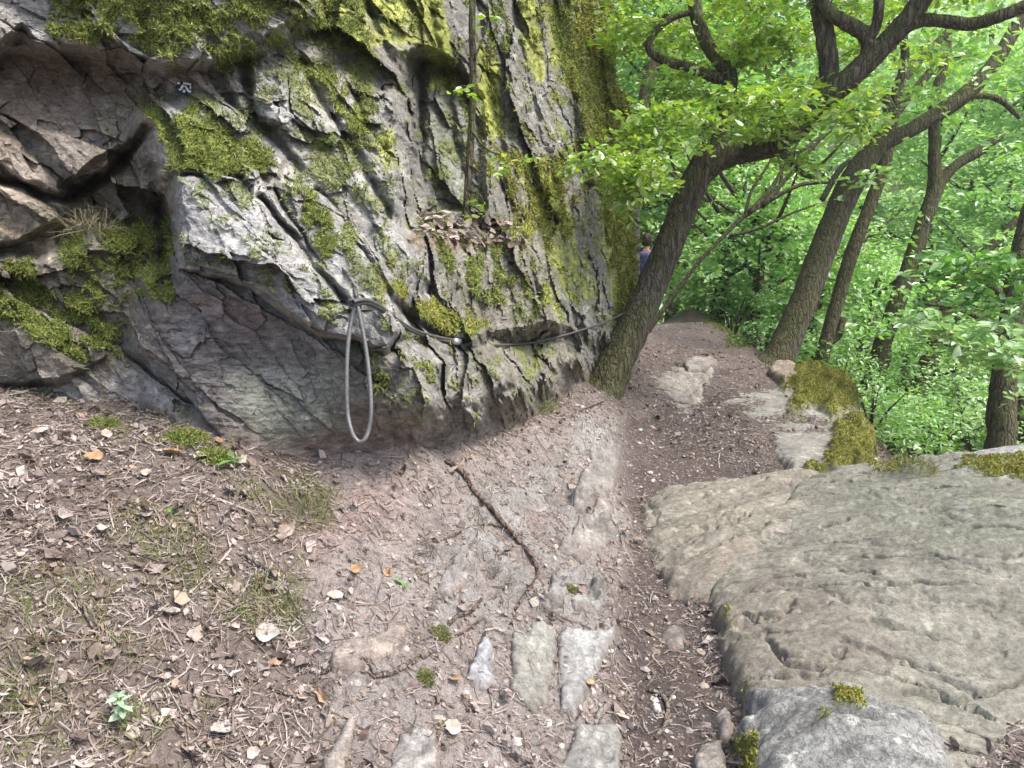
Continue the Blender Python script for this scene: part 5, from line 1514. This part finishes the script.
stick('stick', [(270, 690), (285, 700), (306, 706)], [1.4, 1.2, .9], M_TWIG, 'short twig near the tan streaked rock', 'stick', .008)
stick('stick', [(560, 425), (580, 412), (604, 402)], [1.6, 1.3, .9], M_TWIG, 'short stick at the foot of the crooked oak', 'stick', .01)
stick('stick', [(655, 600), (672, 596), (690, 600)], [1.2, 1.0, .7], M_ROOT, 'dark little stick in the trough beside the big boulder', 'stick', .006)


def fallen(px, py, size, curl, mat, label, yaw, name='dead_leaf'):
    c = on_ground(px, py); tv, tf = curl_leaf(7, 10, curl)
    tv = tv.copy(); ragged = 1 + .55 * fbm(tv * 5 + px, 3, 5); tv[:, 0] *= ragged * (.8 + .5 * abs(math.sin(px))); tv[:, 0] += .25 * (tv[:, 1] - .5) ** 2 * math.sin(py)
    tv[:, 1] -= .5; tv[:, 2] = tv[:, 2] * 1.8 + .12 * fbm(tv * 4 + py, 2, 6)
    Rm = Matrix.Rotation(yaw, 3, 'Z'); V = tv * size
    me = mesh_from(name, V, tf.reshape(-1), 4)
    o = tag(put(name, me, mat, loc=c + [0, 0, .012]), label, 'leaf', 'single dead leaves on the ground')
    n_ = np.array([0.0, -.25, 1.0])
    o.rotation_euler = (rng.normal() * .15 + .2, rng.normal() * .15, yaw)
    return o


M_L1 = mat_simple('pale_dead_leaf', [(0, (.34, .28, .235)), (1, (.40, .34, .30))], .85, 30, .3)
M_L2 = mat_simple('orange_dead_leaf', [(0, (.32, .2, .11)), (1, (.36, .24, .14))], .8, 30, .3)
M_L3 = mat_simple('grey_dead_leaf', [(0, (.30, .28, .255)), (1, (.34, .32, .295))], .85, 30, .3)
M_L4 = mat_simple('brown_dead_leaf', [(0, (.24, .16, .10)), (1, (.30, .2, .13))], .85, 30, .3)
for px, py, s, cu, m, yaw, lab in [
    (20, 381, .07, .4, M_L1, .3, 'large pale dead leaf at the cliff foot far left'), (95, 463, .055, .7, M_L2, 1.2, 'orange-brown curled dead leaf on the upper left slope'), (40, 437, .055, .6, M_L1, 2.2, 'pale folded dead leaf left of the orange-brown one'),
    (107, 440, .045, .5, M_L1, .8, 'pale pointed dead leaf above the orange-brown one'), (172, 458, .05, .9, M_L4, 1.9, 'brown curled dead leaf next to the yellow-green moss'), (147, 480, .04, .5, M_L1, .2, 'small pale dead leaf under the brown curled one'),
    (145, 520, .05, .4, M_L3, 1.0, 'greyish dead leaf in the middle of the left slope'), (268, 645, .065, .5, M_L3, .2, 'large grey crumpled dead leaf above the curled root'), (172, 622, .04, .7, M_L3, 2.0, 'small grey dead leaf in dense brown litter'),
    (357, 577, .04, .6, M_L2, .5, 'tan dead leaf on the pink bank'), (335, 600, .045, .5, M_L1, 1.6, 'pale dead leaf at the left edge of the pink bank'), (453, 735, .055, .3, M_L1, .05, 'long pale dead leaf low on the bank'), (455, 686, .035, .7, M_L2, 1.1, 'orange dead leaf beside the bluish flat stone'),
    (222, 735, .05, .6, M_L3, 2.2, 'pale grey dead leaf near the lower edge'), (253, 757, .03, .3, M_L1, .3, 'whitish small dead leaf at the very bottom'), (622, 722, .04, .6, M_L1, 1.5, 'white-edged dead leaf between bank and trough'), (236, 637, .025, .3, M_L1, .9, 'tiny whitish dead leaf beside the large grey one'),
    (590, 690, .028, .6, M_L2, 2.0, 'orange-tan dead leaf by the pointed pale stone'), (540, 622, .026, .5, M_L1, .4, 'pale dead leaf just above the greenish grey stone')]:
    fallen(px, py, s * 1.15, cu, m, lab, yaw)


def pebble(px, py, r, mat, label):
    c = on_ground(px, py)
    import bmesh
    bm = bmesh.new(); bmesh.ops.create_icosphere(bm, subdivisions=3, radius=1)
    V = np.array([v.co[:] for v in bm.verts]); fz, _, _ = facet(V * 1.3 + px, 77, .8)
    V = V * (1 + .28 * fz + .06 * fbm(V * 4 + py, 2, 4))[:, None] * np.array([1, .8, .55]) * r
    for v, p in zip(bm.verts, V): v.co = p
    me = bpy.data.meshes.new('stone'); bm.to_mesh(me); bm.free()
    o = tag(put('stone', me, mat, loc=c + [0, 0, r * .2]), label, 'stone', 'loose stones on the path'); o.rotation_euler = (0, 0, px)


M_P1 = mat_simple('pale_stone', [(0, (.40, .38, .35)), (1, (.46, .44, .41))], .9, 60, .6); M_P2 = mat_simple('tan_stone', [(0, (.30, .25, .21)), (1, (.34, .29, .25))], .9, 60, .6)
for px, py, r, m, lab in [(548, 726, .018, M_P1, 'pale round stone under the greenish grey flat stone'), (653, 516, .02, M_P2, 'tan stone at the edge of the flat tan slab'), (610, 655, .014, M_P1, 'whitish stone right of the pointed pale flat stone'), (612, 700, .013, M_P2, 'small tan stone between bank and trough'),
                          (672, 700, .013, M_P1, 'light stone beside the forked pale stick'), (700, 655, .022, M_P2, 'tan stone against the lower left foot of the big boulder'), (668, 560, .02, M_P2, 'knobbly tan stone under the flat tan slab'), (704, 688, .02, M_P2, 'tan stone right of the forked pale stick'),
                          (530, 632, .012, M_P1, 'little white stone above the greenish grey stone'), (466, 698, .012, M_P1, 'pale stone below the bluish flat stone'), (640, 432, .02, M_P1, 'pale stone on the dark path hollow'), (650, 474, .02, M_P1, 'white stone at the near end of the dark path hollow'),
                          (590, 356, .03, M_P1, 'white stone wedged at the cliff foot beside the oak')]:
    pebble(px, py, r, m, lab)

# ================================================================== WIRE ROPE
def mat_metal(name, c, rough, met):
    t = NT(name); pos = t.n('ShaderNodeTexCoord').outputs['Object']
    n1 = t.noise(pos, 120, 4, .6)
    cc = t.mix(1.0, c, t.ramp(n1, [(.3, (.65, .65, .65)), (.7, (1.2, 1.2, 1.2))]), 'MULTIPLY')
    p = t.principled(cc, rough, t.bump(n1, .3, .002), .4); p.inputs['Metallic'].default_value = met
    return t.m


M_WIRE = mat_metal('dull_steel', (.17, .172, .172), .5, .5); M_DARKWIRE = mat_metal('weathered_steel', (.10, .098, .095), .6, .4); M_CLAMP = mat_metal('bright_clamp', (.6, .62, .66), .35, .6)


def strand(P, r, name, mat, parent, org, lay_=.05, n=220):
    """wire rope: six strands twisted round the line"""
    C = catmull(P, n); T = np.gradient(C, axis=0); T /= np.linalg.norm(T, axis=1)[:, None]
    X = np.zeros_like(C); x = np.cross(T[0], [.3, .5, .8]); x /= np.linalg.norm(x)
    for k in range(n):
        x = x - T[k] * (x @ T[k]); x /= np.linalg.norm(x); X[k] = x
    Y = np.cross(T, X); L = np.concatenate([[0], np.cumsum(np.linalg.norm(np.diff(C, axis=0), axis=1))])
    b = Bag(); m = 18; th = np.linspace(0, 2 * math.pi, m, endpoint=False)
    ph = th[None] + 2 * math.pi * L[:, None] / lay_
    rr_ = r * (.8 + .2 * np.abs(np.cos(3 * th))[None])
    V = C[:, None] + (X[:, None] * np.cos(ph)[..., None] + Y[:, None] * np.sin(ph)[..., None]) * rr_[..., None]
    b.add(V.reshape(-1, 3) - org, grid_faces(m, n, True))
    return put(name, b.mesh(name), mat, parent)


a0 = W(355, 304, float(2.60))
rope = empty('wire_rope', a0, 'grey steel wire rope fixed along the cliff with a hanging end loop', 'wire rope')
dl = 2.585
strand(W(np.array([356, 351, 347.5, 346.5, 347.5, 351, 357, 364, 369, 371, 369.5, 366, 361, 357]), np.array([304, 322, 350, 385, 412, 430, 440.5, 440, 428, 408, 380, 350, 322, 304]), np.array([dl, dl, dl - .01, dl - .02, dl - .02, dl - .03, dl - .03, dl - .03, dl - .02, dl - .02, dl - .01, dl, dl, dl])), .0082, 'end_loop', M_WIRE, rope, a0, .07, 200)
cl = [(354, 305), (366, 303), (380, 309), (396, 321), (412, 331), (432, 338), (457, 343), (480, 345), (505, 345), (530, 343), (558, 337), (585, 329), (606, 322), (626, 312)]
clp = np.array([EYE + ray(x_, y_) * (min(np.linalg.norm((on_cliff(x_, y_ - 2) - EYE)) / np.linalg.norm(ray(x_, y_)), 6.2) - .03) for x_, y_ in cl]); clp[0] = a0 + [0, -.01, 0]; clp[1] = W(366, 303, 2.60)
dd_ = (clp - EYE) @ FWD; dd_ = np.minimum.accumulate(dd_[::-1])[::-1]
dd_ = np.convolve(np.pad(dd_, 1, 'edge'), [.25, .5, .25], 'valid') - .02
clp = np.array([EYE + ray(x_, y_) * d__ for (x_, y_), d__ in zip(cl, dd_)])
strand(clp, .0085, 'cable', M_DARKWIRE, rope, a0, .07, 420)
strand(clp[:7] + np.array([.0, -.012, .012]), .008, 'cable_tail', M_DARKWIRE, rope, a0, .06, 200)
def ring(c, ax, R_, r, name, mat):
    ax = np.asarray(ax, float); ax /= np.linalg.norm(ax); x = np.cross(ax, [.2, .3, .9]); x /= np.linalg.norm(x); y = np.cross(ax, x)
    t = np.linspace(0, 2 * math.pi, 15); b = Bag(); b.tube(np.asarray(c) + R_ * (np.cos(t)[:, None] * x + np.sin(t)[:, None] * y) - a0, np.full(15, r), 10, 3, cap=False)
    put(name, b.mesh(name), mat, rope)
b = Bag(); P = clp[6] - ray(457., 343.) * .045; t_ = clp[7] - clp[5]; t_ /= np.linalg.norm(t_); b.tube(np.array([P - t_ * .022, P, P + t_ * .03]) + [0, -.006, .008] - a0, [.015, .017, .014], 12, 4, .1); put('clamp', b.mesh('clamp'), M_CLAMP, rope)
ring(a0 + [0, 0, -.004], [.2, .3, 1], .017, .007, 'binding', M_DARKWIRE); ring(a0 + [0, 0, .010], [.1, .2, 1], .019, .007, 'binding', M_WIRE)
ring(a0 + [.0, .035, .016], [1, .2, .2], .032, .008, 'eye_bolt', M_DARKWIRE)

# ================================================================== SMALL TAG ON THE ROCK
tp = EYE + ray(184.5, 88) * (min(np.linalg.norm(on_cliff(x_, y_) - EYE) / np.linalg.norm(ray(x_, y_)) for x_, y_ in ((178, 88), (191, 88), (185, 82), (185, 95))) - .015)
tagr = empty('rock_tag', tp, 'small dark blue plate with white marks on the cliff above the moss ledge', 'tag')
M_TAGB = mat_simple('tag_blue', [(0, (.02, .03, .06)), (1, (.025, .035, .07))], .5, 40, .1); M_TAGW = mat_simple('tag_white', [(0, (.7, .75, .8)), (1, (.75, .8, .84))], .5, 40, .1)
def boxm(c, s, b):
    x, y, z = np.array(s) / 2; V = np.array([(i, j, k) for i in (-x, x) for j in (-y, y) for k in (-z, z)]) + c
    b.add(V, [0, 1, 3, 2, 4, 6, 7, 5, 0, 4, 5, 1, 2, 3, 7, 6, 0, 2, 6, 4, 1, 5, 7, 3])
b = Bag(); boxm((0, 0, 0), (.066, .006, .054), b); pl_ = put('plate', b.mesh('plate', False), M_TAGB, tagr)
for kk, (x_, z_, w_, h_, rt) in enumerate([(-.024, .018, .012, .010, 0), (.012, .019, .034, .009, .1), (-.008, .004, .010, .018, .5), (.010, -.002, .009, .026, -.6), (.022, -.014, .014, .010, .2), (-.016, -.010, .014, .007, -.4), (.0, -.016, .010, .012, .3), (.026, .004, .006, .012, 0)]):
    b = Bag(); boxm((0, 0, 0), (w_, .002, h_), b); mk_ = put('mark', b.mesh('mark', False), M_TAGW, tagr); mk_.location = (x_, -.0042 - .0003 * kk, z_); mk_.rotation_euler = (0, rt, 0)
tagr.rotation_euler = (R(-10), R(4), R(14))
b = Bag(); b.tube([(0, .0, .022), (0, .03, .024), (0, .08, .02)], [.004, .004, .004], 8, 3); put('bolt', b.mesh('bolt'), M_DARKWIRE, tagr)

# ================================================================== SAPLING ON THE LEDGE
sp0 = on_cliff(467, 224)
sapl = empty('sapling', sp0, 'thin young tree with few leaves rising from the leafy rock ledge', 'sapling')
ds = float((sp0 - EYE) @ FWD)
limb('trunk', [(466, 226, 4.2), (467, 205, 4), (469, 170, 3.7), (472, 120, 3.5), (473, 70, 3.4), (472, 20, 3.2), (474, -40, 3), (476, -120, 2.6)], ds, BARK_FAR, sapl, sp0, 12, 6)
for L in [[(470, 165, 1.2), (480, 172, 1), (488, 170, .7)], [(469, 190, 1.2), (480, 195, 1), (484, 205, .7)], [(473, 90, 1.2), (462, 86, .9), (452, 92, .6)], [(468, 205, 1.3), (476, 208, .9), (482, 214, .6)], [(471, 130, 1.2), (488, 150, .9), (520, 160, .6)], [(474, 60, 1.2), (482, 40, .9), (490, 20, .6)]]:
    limb('branch', L, ds - .02, BARK_FAR, sapl, sp0, 6, 4)
l_ = Leafage()
for px, py, rx, n in [(490, 168, 9, 2), (482, 204, 6, 1), (455, 90, 9, 2), (521, 160, 9, 2), (482, 214, 5, 1), (508, 155, 7, 1), (492, 20, 12, 2), (468, 96, 6, 1)]:
    d_ = ds - .12; r = rx * d_ / F
    l_.clump(W(px, py, d_), (r, r, r), n, 6, .05)
l_.build('crown', OAK, sapl, .05, 'el', .3, .5, sp0)

# ================================================================== PERSON BEHIND THE OAK
def skin_body(name, joints, bones, mat, parent, sub=2):
    me = bpy.data.meshes.new(name); names = list(joints)
    me.from_pydata([joints[n][0] for n in names], [(names.index(a), names.index(b)) for a, b in bones], [])
    o = bpy.data.objects.new(name, me); COL.objects.link(o)
    m = o.modifiers.new('skin', 'SKIN'); 
    for i, n in enumerate(names):
        r = joints[n][1]; me.skin_vertices[0].data[i].radius = r if isinstance(r, tuple) else (r, r)
    me.skin_vertices[0].data[0].use_root = True
    s = o.modifiers.new('sub', 'SUBSURF'); s.levels = sub; s.render_levels = sub
    dg = bpy.context.evaluated_depsgraph_get(); ev = bpy.data.meshes.new_from_object(o.evaluated_get(dg))
    bpy.data.objects.remove(o); ev.polygons.foreach_set('use_smooth', np.ones(len(ev.polygons), bool))
    ob = put(name, ev, mat, parent); return ob


pg = W(644.5, 300, 12.4); pz = float(gz_smooth([pg[0]], [pg[1]])[0])
per_ = empty('person', (pg[0], pg[1], pz), 'person in blue walking beyond the crooked oak, half hidden by the cliff edge', 'person')
S_SKIN = mat_simple('skin', [(0, (.33, .2, .145)), (1, (.35, .21, .15))], .6, 20, .05); S_BLUE = mat_simple('blue_jacket', [(0, (.03, .035, .06)), (1, (.035, .04, .07))], .8, 40, .2); S_TR = mat_simple('dark_trousers', [(0, (.02, .022, .03)), (1, (.025, .027, .035))], .85, 40, .2); S_HAIR = mat_simple('brown_hair', [(0, (.035, .024, .018)), (1, (.04, .028, .02))], .6, 60, .3); S_PACK = mat_simple('blue_backpack', [(0, (.035, .05, .12)), (1, (.04, .06, .14))], .8, 40, .2); S_SHOE = mat_simple('boots', [(0, (.05, .04, .03)), (1, (.06, .05, .04))], .7, 40, .2)
J = {'pelvis': ((0, 0, .93), (.15, .11)), 'waist': ((0, 0, 1.08), (.135, .10)), 'chest': ((0, .01, 1.28), (.16, .11)), 'neck': ((0, .0, 1.45), .058), 'neck2': ((0, .015, 1.5), .052), 'head': ((0, .03, 1.57), (.07, .085)), 'crown': ((0, .025, 1.625), (.062, .075)),
     'shL': ((-.17, 0, 1.4), .06), 'elL': ((-.23, -.03, 1.13), .045), 'wrL': ((-.24, .1, .92), .032), 'haL': ((-.235, .13, .85), (.035, .022)), 'shR': ((.17, 0, 1.4), .06), 'elR': ((.23, -.06, 1.14), .045), 'wrR': ((.24, .02, .92), .032), 'haR': ((.235, .05, .85), (.035, .022)),
     'hiL': ((-.09, 0, .86), .09), 'knL': ((-.1, .1, .5), .062), 'anL': ((-.1, .06, .1), .042), 'toL': ((-.1, .2, .035), .038), 'hiR': ((.09, 0, .86), .09), 'knR': ((.1, -.02, .49), .062), 'anR': ((.1, -.2, .13), .042), 'toR': ((.1, -.08, .04), .038)}
BN = [('pelvis', 'waist'), ('waist', 'chest'), ('chest', 'neck'), ('neck', 'neck2'), ('neck2', 'head'), ('head', 'crown'), ('chest', 'shL'), ('shL', 'elL'), ('elL', 'wrL'), ('wrL', 'haL'), ('chest', 'shR'), ('shR', 'elR'), ('elR', 'wrR'), ('wrR', 'haR'), ('pelvis', 'hiL'), ('hiL', 'knL'), ('knL', 'anL'), ('anL', 'toL'), ('pelvis', 'hiR'), ('hiR', 'knR'), ('knR', 'anR'), ('anR', 'toR')]
skin_body('body', J, BN, S_SKIN, per_)
def wide(ns, k, extra=None):
    d = {n: (J[n][0], tuple(np.array(J[n][1] if isinstance(J[n][1], tuple) else (J[n][1],) * 2) * k + .008)) for n in ns}
    if extra: d.update(extra)
    return d
js = ['waist', 'pelvis', 'chest', 'neck', 'shL', 'elL', 'wrL', 'shR', 'elR', 'wrR']
skin_body('jacket', wide(js, 1.12), [b for b in BN if b[0] in js and b[1] in js], S_BLUE, per_)
ts = ['pelvis', 'hiL', 'knL', 'anL', 'hiR', 'knR', 'anR']
skin_body('trousers', wide(ts, 1.12), [b for b in BN if b[0] in ts and b[1] in ts], S_TR, per_)
import bmesh
hb_ = bmesh.new(); bmesh.ops.create_icosphere(hb_, subdivisions=4, radius=1)
for v in hb_.verts:
    x_, y_, z_ = v.co
    k_ = 1 + .04 * math.sin(9 * x_ + 5 * z_)
    if y_ > .25: z_ = max(z_, .35 + .5 * (y_ - .25))      # hairline above the brow
    v.co = (x_ * .088 * k_, -.002 + y_ * .104 * k_, 1.60 + z_ * .118 * k_)
hm_ = bpy.data.meshes.new('hair'); hb_.to_mesh(hm_); hb_.free(); hm_.polygons.foreach_set('use_smooth', np.ones(len(hm_.polygons), bool)); put('hair', hm_, S_HAIR, per_)
skin_body('backpack', {'a': ((0, -.19, 1.2), (.15, .09)), 'b': ((0, -.19, 1.4), (.13, .08)), 'c': ((0, -.19, 1.02), (.14, .085))}, [('a', 'b'), ('a', 'c')], S_PACK, per_)
for s_ in ('L', 'R'):
    x0, y0, z0 = J['an' + s_][0]; x1, y1, z1 = J['to' + s_][0]
    skin_body('boot', {'a': ((x0, y0, z0), .055), 'b': ((x0, y0 - .02, z1 + .005), .045), 'c': ((x1, y1, z1), .045)}, [('a', 'b'), ('b', 'c')], S_SHOE, per_)
hd = np.array(J['head'][0])
for sx in (-1, 1):
    skin_body('ear', {'a': (tuple(hd + [sx * .082, -.01, .0]), .016), 'b': (tuple(hd + [sx * .085, -.012, .03]), .014)}, [('a', 'b')], S_SKIN, per_, 1)
    skin_body('eye', {'a': (tuple(hd + [sx * .032, .088, .03]), .011), 'b': (tuple(hd + [sx * .034, .09, .031]), .009)}, [('a', 'b')], S_TR, per_, 1)
skin_body('nose', {'a': (tuple(hd + [0, .09, .03]), .012), 'b': (tuple(hd + [0, .11, -.005]), .015)}, [('a', 'b')], S_SKIN, per_, 1)
per_.rotation_euler = (0, 0, R(-15))
EXPOSURE = 1.6
HAZE = 0.0013
# ================================================================== LIGHT
world = bpy.data.worlds.new("World"); scene.world = world
world.use_nodes = True
wn = world.node_tree; wn.nodes.clear()
SUN_EL, SUN_AZ = R(58), R(112)       # azimuth from +Y towards +X
sky = wn.nodes.new('ShaderNodeTexSky'); sky.sky_type = 'NISHITA'; sky.sun_disc = False
sky.sun_elevation = SUN_EL; sky.sun_rotation = SUN_AZ
sky.air_density = 1.0; sky.dust_density = 4.0; sky.ozone_density = .6
bg = wn.nodes.new('ShaderNodeBackground'); bg.inputs[1].default_value = .125
wo = wn.nodes.new('ShaderNodeOutputWorld')
wn.links.new(sky.outputs[0], bg.inputs[0]); wn.links.new(bg.outputs[0], wo.inputs[0])
sl = bpy.data.lights.new('sun', 'SUN'); sl.energy = 1.5; sl.angle = R(18); sl.color = (1.0, .96, .9)
so = bpy.data.objects.new('sun', sl); COL.objects.link(so)
sd_ = Vector((math.cos(SUN_EL) * math.sin(SUN_AZ), math.cos(SUN_EL) * math.cos(SUN_AZ), math.sin(SUN_EL)))
so.rotation_euler = sd_.to_track_quat('Z', 'Y').to_euler()
so.location = (6, 3, 20)
vs = scene.view_settings
vs.view_transform = 'Standard'; vs.look = 'None'; vs.gamma = 1.0; vs.use_curve_mapping = False
vs.exposure = EXPOSURE
cy_ = scene.cycles
cy_.use_denoising = True
cy_.max_bounces = 10; cy_.diffuse_bounces = 8; cy_.glossy_bounces = 2; cy_.transmission_bounces = 8; cy_.transparent_max_bounces = 4
cy_.sample_clamp_indirect = 6

# ================================================================== AIR
if HAZE > 0:
    hx0, hx1, hy0, hy1 = -260, 260, -260, 260
    hz0 = float(Pg[:, 2].min()) - 1.0; hz1 = float(Pg[:, 2].max()) + 12
    hb = Bag(); V = np.array([(i, j, k) for i in (hx0, hx1) for j in (hy0, hy1) for k in (hz0, hz1)], float)
    hb.add(V, [0, 1, 3, 2, 4, 6, 7, 5, 0, 4, 5, 1, 2, 3, 7, 6, 0, 2, 6, 4, 1, 5, 7, 3])
    th_ = NT('haze'); pv = th_.n('ShaderNodeVolumePrincipled'); pv.inputs['Color'].default_value = (.92, .96, .95, 1); pv.inputs['Density'].default_value = HAZE; pv.inputs['Anisotropy'].default_value = .3
    th_.l(pv.outputs[0], th_.out.inputs[1])
    tag(put('haze', hb.mesh('haze', False), th_.m), kind='stuff')
    cy_.volume_bounces = 2
